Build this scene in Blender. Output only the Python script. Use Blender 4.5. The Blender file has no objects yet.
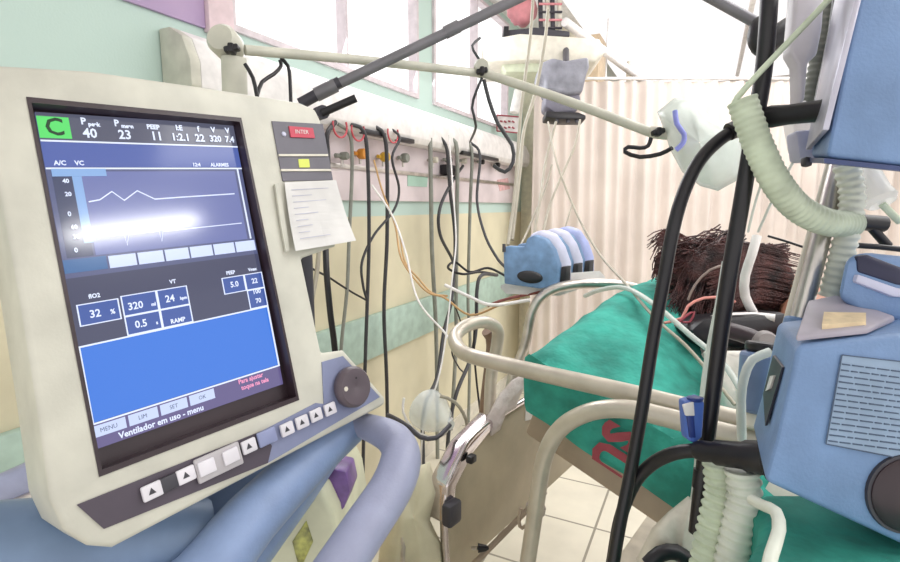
import bpy, bmesh, math, random
from mathutils import Vector, Matrix, noise
random.seed(7)
C = bpy.context.scene.collection
SC = bpy.context.scene
V = Vector
# ---------------------------------------------------------------- camera
FOC = 520.0
PIT = math.atan(75/FOC); YAW = math.atan(257/FOC)
Fw = V((-math.sin(YAW)*math.cos(PIT), math.cos(YAW)*math.cos(PIT), -math.sin(PIT)))
Rt = V((math.cos(YAW), math.sin(YAW), 0)); Up = Rt.cross(Fw); CAM = V((0, 0, 1.55))
cd = bpy.data.cameras.new('camera'); cam = bpy.data.objects.new('camera', cd); C.objects.link(cam)
cd.sensor_fit = 'HORIZONTAL'; cd.sensor_width = 36; cd.lens = 36*FOC/900; cd.clip_start = 0.02
cam.matrix_world = Matrix.Translation(CAM) @ Matrix((Rt, Up, -Fw)).transposed().to_4x4()
SC.camera = cam
# ---------------------------------------------------------------- light
w = bpy.data.worlds.new('world'); SC.world = w; w.use_nodes = True
w.node_tree.nodes['Background'].inputs[0].default_value = (1.0, 0.985, 0.97, 1)
w.node_tree.nodes['Background'].inputs[1].default_value = 1.05
def area(name, loc, rot, sx, sy, e, col=(1, 1, 1)):
    l = bpy.data.lights.new(name, 'AREA'); l.shape = 'RECTANGLE'; l.size = sx; l.size_y = sy; l.energy = e; l.color = col
    o = bpy.data.objects.new(name, l); C.objects.link(o); o.location = loc; o.rotation_euler = rot; return o
area('ceiling_light', (0.9, 1.6, 2.93), (0, 0, 0), 1.6, 1.6, 30)
area('ceiling_light', (0.3, 4.0, 2.93), (0, 0, 0), 1.6, 1.6, 30)
area('window_daylight', (-1.40, 2.3, 2.5), (0, math.radians(-68), 0), 0.6, 1.9, 14, (0.96, 0.98, 1.0))
SC.view_settings.view_transform = 'Standard'; SC.view_settings.look = 'None'
SC.view_settings.exposure = 0.30; SC.view_settings.gamma = 1.0; SC.view_settings.use_curve_mapping = False

# ---------------------------------------------------------------- projections of photograph pixels into the room
def ray(u, v): return Fw + Rt*((u-450)/FOC) - Up*((v-281)/FOC)
def P(u, v, t): return CAM + ray(u, v)*t
def onp(u, v, o, n):
    r = ray(u, v); return CAM + r*((V(o)-CAM).dot(n)/r.dot(n))
def onx(u, v, x): return onp(u, v, (x, 0, 0), V((1, 0, 0)))
# ---------------------------------------------------------------- materials
def s2l(c): return c/12.92 if c <= .04045 else ((c+.055)/1.055)**2.4
def col(h):
    if isinstance(h, str): return tuple(s2l(int(h[i:i+2], 16)/255) for i in (0, 2, 4)) + (1,)
    return h
MC = {}
def mat(name, c, rough=.5, metal=0, var=.06, scale=20, bump=0, bscale=60, alpha=1, trans=0, coat=0, c2=None, wood=False):
    if name in MC: return MC[name]
    m = bpy.data.materials.new(name); m.use_nodes = True; nt = m.node_tree; b = nt.nodes['Principled BSDF']
    b.inputs['Roughness'].default_value = rough; b.inputs['Metallic'].default_value = metal
    b.inputs['Alpha'].default_value = alpha; b.inputs['Transmission Weight'].default_value = trans
    b.inputs['Coat Weight'].default_value = coat
    tc = nt.nodes.new('ShaderNodeTexCoord'); n = nt.nodes.new('ShaderNodeTexNoise'); n.inputs['Scale'].default_value = scale
    n.inputs['Detail'].default_value = 4
    nt.links.new(tc.outputs['Object'], n.inputs['Vector'])
    r = nt.nodes.new('ShaderNodeValToRGB'); cc = col(c)
    a = [max(0, x*(1-var*2)) for x in cc[:3]] + [1]; d = col(c2) if c2 else [min(1, x*(1+var*2)) for x in cc[:3]] + [1]
    r.color_ramp.elements[0].position = .3; r.color_ramp.elements[1].position = .7
    r.color_ramp.elements[0].color = a if not c2 else cc; r.color_ramp.elements[1].color = d
    nt.links.new(n.outputs['Fac'], r.inputs['Fac']); nt.links.new(r.outputs['Color'], b.inputs['Base Color'])
    if bump:
        n2 = nt.nodes.new('ShaderNodeTexNoise'); n2.inputs['Scale'].default_value = bscale; n2.inputs['Detail'].default_value = 3
        nt.links.new(tc.outputs['Object'], n2.inputs['Vector'])
        bp = nt.nodes.new('ShaderNodeBump'); bp.inputs['Strength'].default_value = bump; bp.inputs['Distance'].default_value = .01
        nt.links.new(n2.outputs['Fac'], bp.inputs['Height']); nt.links.new(bp.outputs['Normal'], b.inputs['Normal'])
    MC[name] = m; return m
def emit(name, c, st=1.0, gloss=None):
    if name in MC: return MC[name]
    m = bpy.data.materials.new(name); m.use_nodes = True; b = m.node_tree.nodes['Principled BSDF']
    b.inputs['Base Color'].default_value = (.01, .01, .015, 1); b.inputs['Roughness'].default_value = gloss if gloss is not None else .5
    if gloss is None: b.inputs['Specular IOR Level'].default_value = 0
    b.inputs['Emission Color'].default_value = col(c); b.inputs['Emission Strength'].default_value = st
    MC[name] = m; return m
M_house = mat('ventilator_beige', 'c4c2b6', .45, bump=.03, bscale=400)
M_black = mat('black_plastic', '17141a', .4)
M_dark = mat('dark_grey_plastic', '3c3a42', .5)
M_brown = mat('brown_bezel', '33252b', .35)
M_rub = mat('black_rubber', '1a171c', .38)
M_blue = mat('pump_blue', '718db6', .5, bump=.1, bscale=300)
M_blue2 = mat('cart_blue', '869ac0', .45, bump=.05, bscale=300)
M_handle = mat('handle_grey_blue', '989cb6', .45, bump=.05, bscale=300)
M_steel = mat('brushed_steel', 'c9c3bd', .3, .85, var=.1, bump=.05, bscale=80)
M_chrome = mat('chrome', 'd8cfd2', .16, 1)
M_rail = mat('painted_rail', 'c4bbad', .32, .35, bump=.03)
M_cream = mat('cream_plastic', 'd6d0c2', .5)
M_arm = mat('arm_cream', 'c3c1b3', .45)
M_greyarm = mat('arm_grey', '77757a', .45, .3)
M_tan = mat('tan_panel', 'b3a68e', .5, var=.08, scale=6, bump=.04)
M_tan2 = mat('brown_frame', 'a89684', .5, var=.08, scale=8)
M_green = mat('surgical_green_cloth', '369a8b', .85, var=.16, scale=13, bump=1.0, bscale=20)
M_white = mat('white_plastic', 'e6e2e0', .5)
M_wcloth = mat('white_cloth', 'e4dfd6', .85, bump=.4, bscale=25)
M_lav = mat('lavender_plastic', 'c2c2d8', .4)
M_corr = mat('corrugated_pale_green', 'c6d0b8', .45, var=.08, scale=40)
M_corw = mat('corrugated_white', 'd9dccf', .4, var=.06)
M_tube = mat('clear_tube', 'd6dcd6', .25, var=.05, alpha=.75)
M_ltube = mat('pale_line', 'a39c8c', .4)
M_clear = mat('clear_plastic', 'e8eeee', .12, var=.04, alpha=.45, bump=.3, bscale=20)
M_frost = mat('frosted_bag', 'c6d3cd', .25, var=.08, scale=6, alpha=.62, bump=.4, bscale=18)
M_hair = mat('dark_hair', '1c0f13', .5, var=.3, scale=25, bump=.6, bscale=220, c2='5c322e')
M_skin = mat('skin', '9a6a55', .55, var=.08, scale=12, bump=.05)
M_red = mat('red_print', '9c4550', .7, var=.12)
M_orange = mat('orange_plastic', 'd1892f', .4)
M_yel = mat('yellow_plastic', 'd8ad3c', .4)
M_hgrey = mat('hose_grey_green', '85877f', .5)
M_hdk = mat('hose_dark', '3c3c40', .45)
M_pink = mat('pink_plastic', 'd98e94', .5)
M_purple = mat('purple_plastic', '6a4a86', .35, var=.2, scale=40)
M_mint = mat('mint_paint', 'a9c9b9', .6, scale=3)
M_line = mat('tan_line', 'c09a6a', .5)

# ---------------------------------------------------------------- object helpers
ORG = {}
def link(name, verts, faces, m, parent=None, base=None, smooth=False, autos=None):
    """one mesh object; world-space vertices; parent is a thing or a part"""
    me = bpy.data.meshes.new(name)
    if parent is None:
        if base is None:
            xs = [v[0] for v in verts]; ys = [v[1] for v in verts]; zs = [v[2] for v in verts]
            base = V(((min(xs)+max(xs))/2, (min(ys)+max(ys))/2, min(zs)))
        org = V(base)
    else: org = ORG[parent.name]
    me.from_pydata([tuple(V(v)-org) for v in verts], [], faces)
    me.materials.append(m)
    o = bpy.data.objects.new(name, me); C.objects.link(o)
    if parent is None: o.location = org
    else: o.parent = parent
    ORG[o.name] = org
    bm = bmesh.new(); bm.from_mesh(me); bmesh.ops.remove_doubles(bm, verts=bm.verts, dist=1e-6)
    bmesh.ops.recalc_face_normals(bm, faces=bm.faces)
    for f in bm.faces: f.smooth = smooth
    if smooth and autos:
        for e in bm.edges:
            if len(e.link_faces) == 2 and e.calc_face_angle(0) > math.radians(autos): e.smooth = False
    bm.to_mesh(me); bm.free()
    return o
def bevel(o, w, seg=2, ang=30):
    bm = bmesh.new(); bm.from_mesh(o.data)
    es = [e for e in bm.edges if len(e.link_faces) == 2 and e.calc_face_angle(0) > math.radians(ang)]
    bmesh.ops.bevel(bm, geom=es, offset=w, segments=seg, affect='EDGES', profile=.5, clamp_overlap=True)
    for f in bm.faces: f.smooth = True
    for e in bm.edges:
        if len(e.link_faces) == 2 and e.calc_face_angle(0) > math.radians(40): e.smooth = False
    bm.to_mesh(o.data); bm.free(); return o
def thing(name, base, label, cat, group=None):
    o = bpy.data.objects.new(name, None); o.empty_display_size = .05; C.objects.link(o); o.location = V(base); ORG[o.name] = V(base)
    return tag(o, label, cat, group)
def tag(o, label, cat, group=None, kind=None):
    o['label'] = label; o['category'] = cat
    if group: o['group'] = group
    if kind: o['kind'] = kind
    return o
def struct(o): o['kind'] = 'structure'; return o
def quad_prism(poly, vec):
    n = len(poly); vec = V(vec); vs = [V(p) for p in poly] + [V(p)+vec for p in poly]
    fs = [list(range(n))[::-1], list(range(n, 2*n))] + [[i, (i+1) % n, n+(i+1) % n, n+i] for i in range(n)]
    return vs, fs
def slab(name, poly, vec, m, parent=None, bev=0, seg=2, base=None):
    vs, fs = quad_prism(poly, vec); o = link(name, vs, fs, m, parent, base)
    if bev: bevel(o, bev, seg)
    return o
def pslab(name, px, t, vec, m, parent=None, bev=0, seg=2): return slab(name, [P(u, v, t) for u, v in px], vec, m, parent, bev, seg)
def box(name, lo, hi, m, parent=None, bev=0):
    lo = V(lo); hi = V(hi)
    return slab(name, [(lo.x, lo.y, lo.z), (hi.x, lo.y, lo.z), (hi.x, hi.y, lo.z), (lo.x, hi.y, lo.z)], (0, 0, hi.z-lo.z), m, parent, bev)
def obox(name, c, ax, ay, az, d, m, parent=None, bev=0):
    c = V(c); ax, ay, az = V(ax).normalized()*d[0]/2, V(ay).normalized()*d[1]/2, V(az).normalized()*d[2]/2
    return slab(name, [c-ax-ay-az, c+ax-ay-az, c+ax+ay-az, c-ax+ay-az], az*2, m, parent, bev)
def catmull(pts, step):
    pts = [V(p) for p in pts]
    if len(pts) == 2:
        n = max(1, int((pts[1]-pts[0]).length/step)); return [pts[0].lerp(pts[1], i/n) for i in range(n+1)]
    ext = [pts[0]*2-pts[1]] + pts + [pts[-1]*2-pts[-2]]; out = []
    for i in range(1, len(ext)-2):
        p0, p1, p2, p3 = ext[i-1:i+3]; n = max(2, int((p2-p1).length/step))
        for k in range(n):
            t = k/n
            out.append(.5*((2*p1) + (p2-p0)*t + (2*p0-5*p1+4*p2-p3)*t*t + (3*p1-p0-3*p2+p3)*t**3))
    out.append(pts[-1]); return out
def sweep(pts, r, step=.02, sides=10, corr=None, straight=False):
    path = [V(p) for p in pts] if straight else catmull(pts, step)
    n = len(path); L = 0; vs = []; fs = []
    nrm = None
    for i, p in enumerate(path):
        d = (path[min(i+1, n-1)]-path[max(i-1, 0)]).normalized()
        if nrm is None:
            nrm = d.orthogonal().normalized()
        nrm = (nrm - d*nrm.dot(d)).normalized(); bn = d.cross(nrm)
        if i: L += (p-path[i-1]).length
        f = i/(n-1)
        rr = r(f) if callable(r) else r
        if corr: rr *= 1 + corr[1]*math.sin(2*math.pi*L/corr[0])
        for k in range(sides):
            a = 2*math.pi*k/sides; vs.append(p + (nrm*math.cos(a)+bn*math.sin(a))*rr)
    for i in range(n-1):
        for k in range(sides):
            a = i*sides+k; b = i*sides+(k+1) % sides; fs.append([a, b, b+sides, a+sides])
    fs.append(list(range(sides))[::-1]); fs.append([(n-1)*sides+k for k in range(sides)])
    return vs, fs
def tube(name, pts, r, m, parent=None, step=.02, sides=10, corr=None, straight=False):
    if corr: step = corr[0]/6
    vs, fs = sweep(pts, r, step, sides, corr, straight)
    return link(name, vs, fs, m, parent, smooth=True, autos=50)
def ptube(name, px, r, m, parent=None, **k): return tube(name, [P(*q) for q in px], r, m, parent, **k)
def cyl(name, a, b, r, m, parent=None, sides=20, bev=0, r2=None):
    a = V(a); b = V(b); r2 = r if r2 is None else r2
    o = tube(name, [a, b], (lambda f: r+(r2-r)*f), m, parent, sides=sides, straight=True)
    if bev: bevel(o, bev, 2)
    return o
def lathe(name, a, axis, prof, m, parent=None, sides=20):
    a = V(a); ax = V(axis).normalized(); n = ax.orthogonal().normalized(); b = ax.cross(n); vs = []; fs = []
    for h, r in prof:
        for k in range(sides):
            t = 2*math.pi*k/sides; vs.append(a+ax*h+(n*math.cos(t)+b*math.sin(t))*max(r, 1e-5))
    for i in range(len(prof)-1):
        for k in range(sides):
            p = i*sides+k; q = i*sides+(k+1) % sides; fs.append([p, q, q+sides, p+sides])
    fs.append(list(range(sides))[::-1]); fs.append([(len(prof)-1)*sides+k for k in range(sides)])
    return link(name, vs, fs, m, parent, smooth=True, autos=40)
def blob(name, c, ax, ay, az, r, m, parent=None, f=None, seg=24, base=None):
    ax, ay, az = V(ax).normalized(), V(ay).normalized(), V(az).normalized(); vs = []; fs = []; R_ = seg//2
    for i in range(R_+1):
        for k in range(seg):
            th = math.pi*i/R_; ph = 2*math.pi*k/seg
            d = V((math.sin(th)*math.cos(ph), math.sin(th)*math.sin(ph), math.cos(th))); s = f(d) if f else 1
            vs.append(V(c)+(ax*d.x*r[0]+ay*d.y*r[1]+az*d.z*r[2])*s)
    for i in range(R_):
        for k in range(seg):
            a = i*seg+k; b = i*seg+(k+1) % seg; fs.append([a, b, b+seg, a+seg])
    return link(name, vs, fs, m, parent, smooth=True, base=base)
def multi(name, lst, m, parent=None):
    vs = []; fs = []
    for v, f in lst:
        o = len(vs); vs += v; fs += [[i+o for i in q] for q in f]
    return link(name, vs, fs, m, parent)
def text_geo(s, size, bold=0):
    cu = bpy.data.curves.new('lettering', 'FONT'); cu.body = s; cu.size = size; cu.align_x = 'CENTER'; cu.align_y = 'CENTER'; cu.offset = bold; cu.resolution_u = 2
    o = bpy.data.objects.new('lettering', cu); C.objects.link(o); bpy.context.view_layer.update()
    me = bpy.data.meshes.new_from_object(o.evaluated_get(bpy.context.evaluated_depsgraph_get()))
    vs = [v.co.copy() for v in me.vertices]; fs = [list(p.vertices) for p in me.polygons]
    bpy.data.objects.remove(o); bpy.data.curves.remove(cu); bpy.data.meshes.remove(me)
    return vs, fs
def place_text(s, c, xd, yd, size, bold=0, sx=1):
    vs, fs = text_geo(s, size, bold); xd = V(xd).normalized(); yd = V(yd).normalized()
    return [V(c)+xd*v.x*sx+yd*v.y for v in vs], fs

# ================================================================= THE ROOM
WX = -1.5
M_wall = mat('wall_upper_mint', 'b4cfc2', .7, scale=2, bump=.03)
def wall_mat():
    m = mat('wall_paint', 'd8d0b4', .7, var=.05, scale=3, bump=.05, bscale=150)
    nt = m.node_tree; b = nt.nodes['Principled BSDF']; src = b.inputs['Base Color'].links[0].from_socket
    g = nt.nodes.new('ShaderNodeNewGeometry'); sp = nt.nodes.new('ShaderNodeSeparateXYZ'); nt.links.new(g.outputs['Position'], sp.inputs[0])
    mr = nt.nodes.new('ShaderNodeMath'); mr.operation = 'GREATER_THAN'; mr.inputs[1].default_value = 1.50; nt.links.new(sp.outputs['Z'], mr.inputs[0])
    mx = nt.nodes.new('ShaderNodeMix'); mx.data_type = 'RGBA'; nt.links.new(mr.outputs[0], mx.inputs[0]); nt.links.new(src, mx.inputs[6])
    mx.inputs[7].default_value = col('bdd2ca'); nt.links.new(mx.outputs[2], b.inputs['Base Color'])
    return m
M_wallp = wall_mat()
def floor_mat():
    m = mat('floor_tiles', 'd8d2c2', .35, var=.04, scale=5)
    nt = m.node_tree; b = nt.nodes['Principled BSDF']; src = b.inputs['Base Color'].links[0].from_socket
    tc = nt.nodes.new('ShaderNodeTexCoord'); br = nt.nodes.new('ShaderNodeTexBrick'); br.offset = 0; br.inputs['Scale'].default_value = 1
    br.inputs['Brick Width'].default_value = .4; br.inputs['Row Height'].default_value = .4; br.inputs['Mortar Size'].default_value = .006
    nt.links.new(tc.outputs['Object'], br.inputs['Vector']); nt.links.new(src, br.inputs['Color1']); nt.links.new(src, br.inputs['Color2'])
    br.inputs['Mortar'].default_value = col('8f897c'); nt.links.new(br.outputs['Color'], b.inputs['Base Color']); return m
struct(box('floor', (-1.6, -1.5, -.1), (4.0, 7.1, 0), floor_mat()))
struct(box('ceiling', (-1.6, -1.5, 3.0), (4.0, 7.1, 3.1), mat('ceiling_white', 'f0eeee', .8, var=.02)))
struct(box('wall_back', (-1.5, 7.0, 0), (4.0, 7.1, 3.0), mat('wall_back_white', 'eae6e2', .8, var=.02)))
# left wall with two window openings
def wall_left():
    ys = [-1.5, 1.34, 2.62, 2.80, 4.05, 7.0]; zs = [0, 2.14, 2.95, 3.0]; lst = []
    for i in range(5):
        for j in range(3):
            if i in (1, 3) and j == 1: continue
            lst.append(quad_prism([(WX-.12, ys[i], zs[j]), (WX, ys[i], zs[j]), (WX, ys[i+1], zs[j]), (WX-.12, ys[i+1], zs[j])], (0, 0, zs[j+1]-zs[j])))
    return multi('wall_left', lst, M_wallp)
struct(wall_left())
M_frame = mat('window_frame_paint', 'cfc4c8', .5)
M_pane = emit('bright_daylight_pane', 'ffffff', 1.25, .25)
for n_, (y0, y1) in enumerate(((1.34, 2.62), (2.80, 4.05))):
    z0, z1 = 2.14, 2.95; f = .022; lst = []
    for a, b_ in (((y0, z0), (y1, z0+f)), ((y0, z1-f), (y1, z1)), ((y0, z0+f), (y0+f, z1-f)), ((y1-f, z0+f), (y1, z1-f)), (((y0+y1)/2-.006, z0+f), ((y0+y1)/2+.006, z1-f))):
        lst.append(quad_prism([(WX-.07, a[0], a[1]), (WX+.015, a[0], a[1]), (WX+.015, b_[0], a[1]), (WX-.07, b_[0], a[1])], (0, 0, b_[1]-a[1])))
    wf = struct(multi('window_%d' % (n_+1), lst, M_frame))
    box('pane', (WX-.05, y0, z0), (WX-.04, y1, z1), M_pane, wf)
# lilac panel left of the first window
struct(box('trim_1', (WX, .2, 2.115), (WX+.012, 1.24, 3.0), mat('lilac_panel', 'b79fc0', .6, c2='a993b8', scale=5), bev=.002))
struct(box('trim_2', (WX, 1.24, 2.105), (WX+.03, 1.34, 3.0), mat('pinkish_frame', 'dcc6cb', .5), bev=.004))
# bumper rail
struct(box('trim_3', (WX, -.3, .79), (WX+.03, 4.45, 1.01), mat('bumper_mint', 'adc4b8', .5), bev=.008))
struct(box('baseboard_left', (WX, -.3, 0), (WX+.015, 6.9, .09), M_cream))
# column at the end of the gas wall
struct(box('wall_column', (WX, 4.45, 0), (WX+.42, 4.95, 3.0), mat('column_green_cream', 'efe9d4', .7), bev=.006))
struct(box('trim_4', (WX+.42, 4.6, 1.9), (WX+.60, 4.95, 3.0), mat('beige_cabinet_side', 'd3bd9f', .6), bev=.004))

# ================================================================= HEADWALL SERVICE UNIT
hu = thing('headwall_unit', (WX, 2.6, 1.56), 'long white medical gas service panel along the wall under the windows', 'service panel')
hx = WX+.13
def headprof(y): return [V((WX+.003, y, 2.07)), V((WX+.05, y, 2.07)), V((WX+.10, y, 2.04)), V((hx, y, 1.97)), V((hx, y, 1.90)), V((WX+.11, y, 1.87)), V((WX+.003, y, 1.87))]
o = slab('housing', headprof(1.115), (0, 3.155, 0), M_white, hu, bev=.004)
o = slab('end_cap', headprof(1.08), (0, .035, 0), M_arm, hu, bev=.004)
box('backplate', (WX+.002, 1.07, 1.575), (WX+.022, 4.27, 1.87), mat('backplate_pinkish_white', 'dccfd2', .5, scale=4, var=.08), hu, bev=.003)
for y0, y1 in ((1.93, 2.10), (2.22, 2.36), (2.95, 3.55)):
    box('outlet_slot', (WX+.10, y0, 1.864), (WX+.134, y1, 1.885), M_black, hu, bev=.003)
box('lower_rail', (WX+.022, 1.1, 1.715), (WX+.034, 4.2, 1.735), M_steel, hu, bev=.002)
# valves / flowmeters on the rail
vl = [(342, 156, M_hgrey, 'grey', 'nearest the ventilator screen'), (360, 154, M_orange, 'orange', 'left of the yellow one'),
      (383, 157, M_yel, 'yellow', 'right of the orange one'), (403, 158, M_hgrey, 'round grey', 'beside the yellow one'),
      (433, 160, M_cream, 'cream', 'above the black socket'), (447, 160, M_hdk, 'small dark', 'between two cream ones'), (462, 161, M_cream, 'small cream', 'between two dark ones'),
      (480, 162, M_black, 'black cross-shaped', 'right of the small cream one'), (496, 165, M_black, 'short black', 'nearest the column')]
for i, (u, v, m, cn, wh) in enumerate(vl):
    c = onx(u, v, WX+.06); k = (c-CAM).dot(Fw)
    t = thing('gas_valve', c-V((0, 0, .03)), cn+' valve knob on the service panel rail, '+wh, 'gas valve', 'gas valves on the service panel')
    r = .024 if i in (1, 2, 3) else .017
    lathe('knob', c-V((.0, 0, 0)), (1, 0, 0), [(-.01, r*.7), (0, r), (.025, r), (.03, r*.85)], m, t, 14)
    cyl('stem', c-V((.038, 0, 0)), c-V((.008, 0, 0)), r*.45, M_steel, t, 10)
    cyl('nipple', c-V((0, 0, .012)), c-V((0, 0, .045)), .007, M_steel, t, 8)
    cyl('side_arm', c-V((0, .045, 0)), c+V((0, .045, 0)), .009, m if i in (1, 2) else M_hgrey, t, 8)
for u, v, nm, lb in ((437, 136, 'gas_plug', 'black plug hanging under the service panel, upper of the two black blocks'), (448, 170, 'wall_socket', 'black socket block on the service panel backplate, lower of the two black blocks')):
    c = onx(u, v, WX+.05); t = thing(nm, c-V((0, 0, .04)), lb, 'socket' if 'sock' in nm else 'plug')
    obox('body', c, (1, 0, 0), (0, 1, 0), (0, 0, 1), (.05, .13 if 'sock' in nm else .07, .06 if 'sock' in nm else .1), M_black, t, .008)
    obox('rim' if 'sock' in nm else 'cap', c-V((0, 0, .045)) if 'sock' in nm else c+V((0, 0, .055)), (1, 0, 0), (0, 1, 0), (0, 0, 1), (.06, .2, .008) if 'sock' in nm else (.055, .09, .02), M_steel, t, .002)
tag(slab('wall_label', [onx(*q, WX+.026) for q in ((408, 173), (428, 175), (427, 187), (408, 186))], (-.004, 0, 0), M_mint), 'small mint plate on the service panel below the black socket', 'label')
# hoses hanging from the panel
def hose(px, r, m, label, group='hoses hanging from the gas panel', name='gas_hose', x=None, **k):
    pts = []
    for q in px:
        pts.append(onx(q[0], q[1], q[2]) if q[2] < 0 else P(*q))
    return tag(tube(name, pts, r*.78, m, **k), label, 'hose' if 'hose' in name else 'cable', group)
hose([(338, 124, -1.38), (350, 135, -1.37), (352, 170, -1.38), (349, 240, -1.40), (347, 290, -1.40), (341, 351, -1.41), (338, 430, -1.42)], .010, M_hgrey, 'thin grey hose hanging straight down the wall, first to the right of the paper sheet')
hose([(350, 124, -1.38), (364, 132, -1.36), (368, 170, -1.37), (369, 240, -1.40), (367, 310, -1.41), (365, 371, -1.41), (362, 520, -1.42)], .011, M_hdk, 'dark hose hanging down left of the straight black one, behind the control dial')
hose([(374, 126, -1.38), (384, 135, -1.36), (387, 165, -1.37), (387, 240, -1.40), (384, 311, -1.41), (387, 394, -1.41), (388, 540, -1.42)], .012, M_hdk, 'straight dark hose hanging down past the yellow valve to the blue handle')
hose([(390, 128, -1.38), (400, 138, -1.35), (392, 158, -1.36), (399, 188, -1.37), (394, 210, -1.38), (374, 235, -1.40), (362, 262, -1.41), (363, 285, -1.41), (367, 300, -1.41)], .008, M_hdk, 'thin dark hose that waves beside the round grey valve and curls left')
hose([(430, 138, -1.38), (431, 190, -1.38), (432, 250, -1.40), (436, 330, -1.41), (437, 400, -1.41), (438, 500, -1.42)], .016, M_hgrey, 'thick grey hose hanging straight down below the black socket')
hose([(440, 137, -1.38), (447, 150, -1.36), (450, 190, -1.37), (455, 240, -1.36), (452, 297, -1.30), (444, 331, -1.25), (437, 377, -1.2), (424, 410, -1.15), (423, 470, -1.1), (423, 600, -1.1)], .013, M_hdk, 'dark hose swinging forward from the panel to the hanging mask')
hose([(463, 166, -1.42), (452, 182, -1.38), (440, 208, -1.36), (440, 234, -1.37), (452, 259, -1.39), (457, 275, -1.4)], .012, M_hdk, 'short dark hose bowing left between two straight ones')
hose([(452, 139, -1.38), (457, 150, -1.36), (457, 210, -1.38), (456, 300, -1.41), (456, 345, -1.41), (451, 430, -1.42)], .016, M_hgrey, 'thick grey hose hanging behind the tangled tubes, left of the two on the right')
hose([(468, 142, -1.38), (472, 155, -1.36), (470, 210, -1.38), (468, 300, -1.41), (470, 340, -1.41), (468, 440, -1.42)], .014, M_hgrey, 'grey hose hanging nearest the column, right of the two on the right')
hose([(470, 142, -1.38), (480, 155, -1.32), (477, 200, -1.30), (485, 235, -1.2), (497, 258, -1.1), (506, 268, -1.0)], .011, M_hdk, 'dark cable curving from the panel down to the blue infusion pumps', name='power_cable')
hose([(335, 122, -1.38), (327, 135, -1.35), (328, 160, -1.34), (326, 200, -1.2), (326, 260, -1.1), (330, 310, -1.08), (335, 352, -1.08), (338, 420, -1.08)], .013, M_black, 'thick black hose close behind the right edge of the ventilator screen')
hose([(270, 200, -1.42), (300, 258, -1.41), (330, 278, -1.40), (350, 291, -1.40), (366, 300, -1.41)], .006, M_black, 'black cable running slantwise from behind the paper sheet to the dark hose', name='power_cable')
hose([(494, 274, -1.1), (480, 272, -1.15), (462, 274, -1.2), (448, 268, -1.3), (455, 262, -1.3), (470, 272, -1.2), (488, 268, -1.12), (506, 276, -1.0)], .009, M_black, 'loose loop of black cable left of the blue infusion pumps', name='power_cable')
hose([(497, 275, -1.1), (482, 275, -1.1), (477, 290, -1.1), (476, 330, -1.1), (470, 360, -1.1), (456, 395, -1.1), (448, 440, -1.1), (447, 520, -1.1)], .013, M_hdk, 'dark twisted cable dropping from the infusion pumps behind the bed rail', name='power_cable')
hose([(477, 300, -1.0), (474, 340, -1.0), (476, 375, -1.0), (480, 410, -1.0), (484, 440, -1.0)], .007, M_black, 'thin black cable dropping behind the looped end of the long rail', name='power_cable')
hose([(452, 297, -1.3), (462, 330, -1.3), (452, 350, -1.25), (458, 366, -1.25), (463, 372, -1.25)], .006, M_black, 'short black cable end beside the looped end of the long rail', name='power_cable')
hose([(449, 135, 2.0), (453, 190, 1.95), (456, 240, 1.88), (452, 280, 1.8), (448, 320, 1.75), (444, 350, 1.7), (438, 380, 1.65), (424, 425, 1.6), (421, 480, 1.55), (422, 600, 1.5)], .0035, M_white, 'white line running beside the dark hose to the hanging mask', name='white_hose')
for i, (u, v, wh) in enumerate(((340, 126, 'leftmost'), (358, 130, 'second from left'), (393, 133, 'third, above the round grey valve'))):
    c = onx(u, v, WX+.14); pts = [c+V((0, .045*math.cos(a), .03+.045*math.sin(a)-.03)) for a in [math.pi*(.9+1.25*k/10) for k in range(11)]]
    tag(tube('red_tag_loop', pts, .004, mat('red_wire', 'c2505a', .5)), 'small red wire loop under the service panel, '+wh, 'wire loop', 'red wire loops')
for px, lb in (([(400, 235, 2.3), (405, 262, 2.2), (418, 278, 2.1), (432, 293, 2.0), (447, 296, 1.9)], 'tan line sagging from the yellow valve to the tangle, upper'),
               ([(374, 160, 2.2), (382, 190, 2.2), (395, 225, 2.2), (402, 260, 2.1), (425, 290, 2.0), (445, 298, 1.9), (470, 315, 1.85), (500, 305, 1.8), (520, 298, 1.78)], 'tan line running from the yellow valve under the blue infusion pumps'),
               ([(372, 185, 2.1), (392, 215, 2.1), (405, 250, 2.0), (418, 300, 1.9), (445, 333, 1.8), (452, 345, 1.7)], 'thin pale line slanting across the wall bumper')):
    tag(ptube('drip_line', px, .004, M_line if 'tan' in lb else M_white), lb, 'tube', 'thin lines in front of the wall')
tag(ptube('drip_line', [(445, 285, 1.85), (470, 297, 1.8), (492, 305, 1.75), (530, 300, 1.72)], .006, M_white), 'white line crossing below the blue infusion pumps', 'tube', 'thin lines in front of the wall')
tag(ptube('red_line', [(488, 306, 1.8), (500, 301, 1.78), (520, 296, 1.77), (540, 292, 1.76)], .005, mat('brown_red_line', '8a4a45', .5)), 'short brownish red line just below the blue infusion pumps', 'tube')
tag(ptube('pale_hose', [(322, 130, 1.95), (320, 200, 1.9), (318, 262, 1.85), (312, 300, 1.8), (306, 340, 1.75), (304, 375, 1.75), (304, 480, 1.8)], .008, M_ltube), 'pale hose hanging right behind the ventilator display', 'hose')

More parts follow.
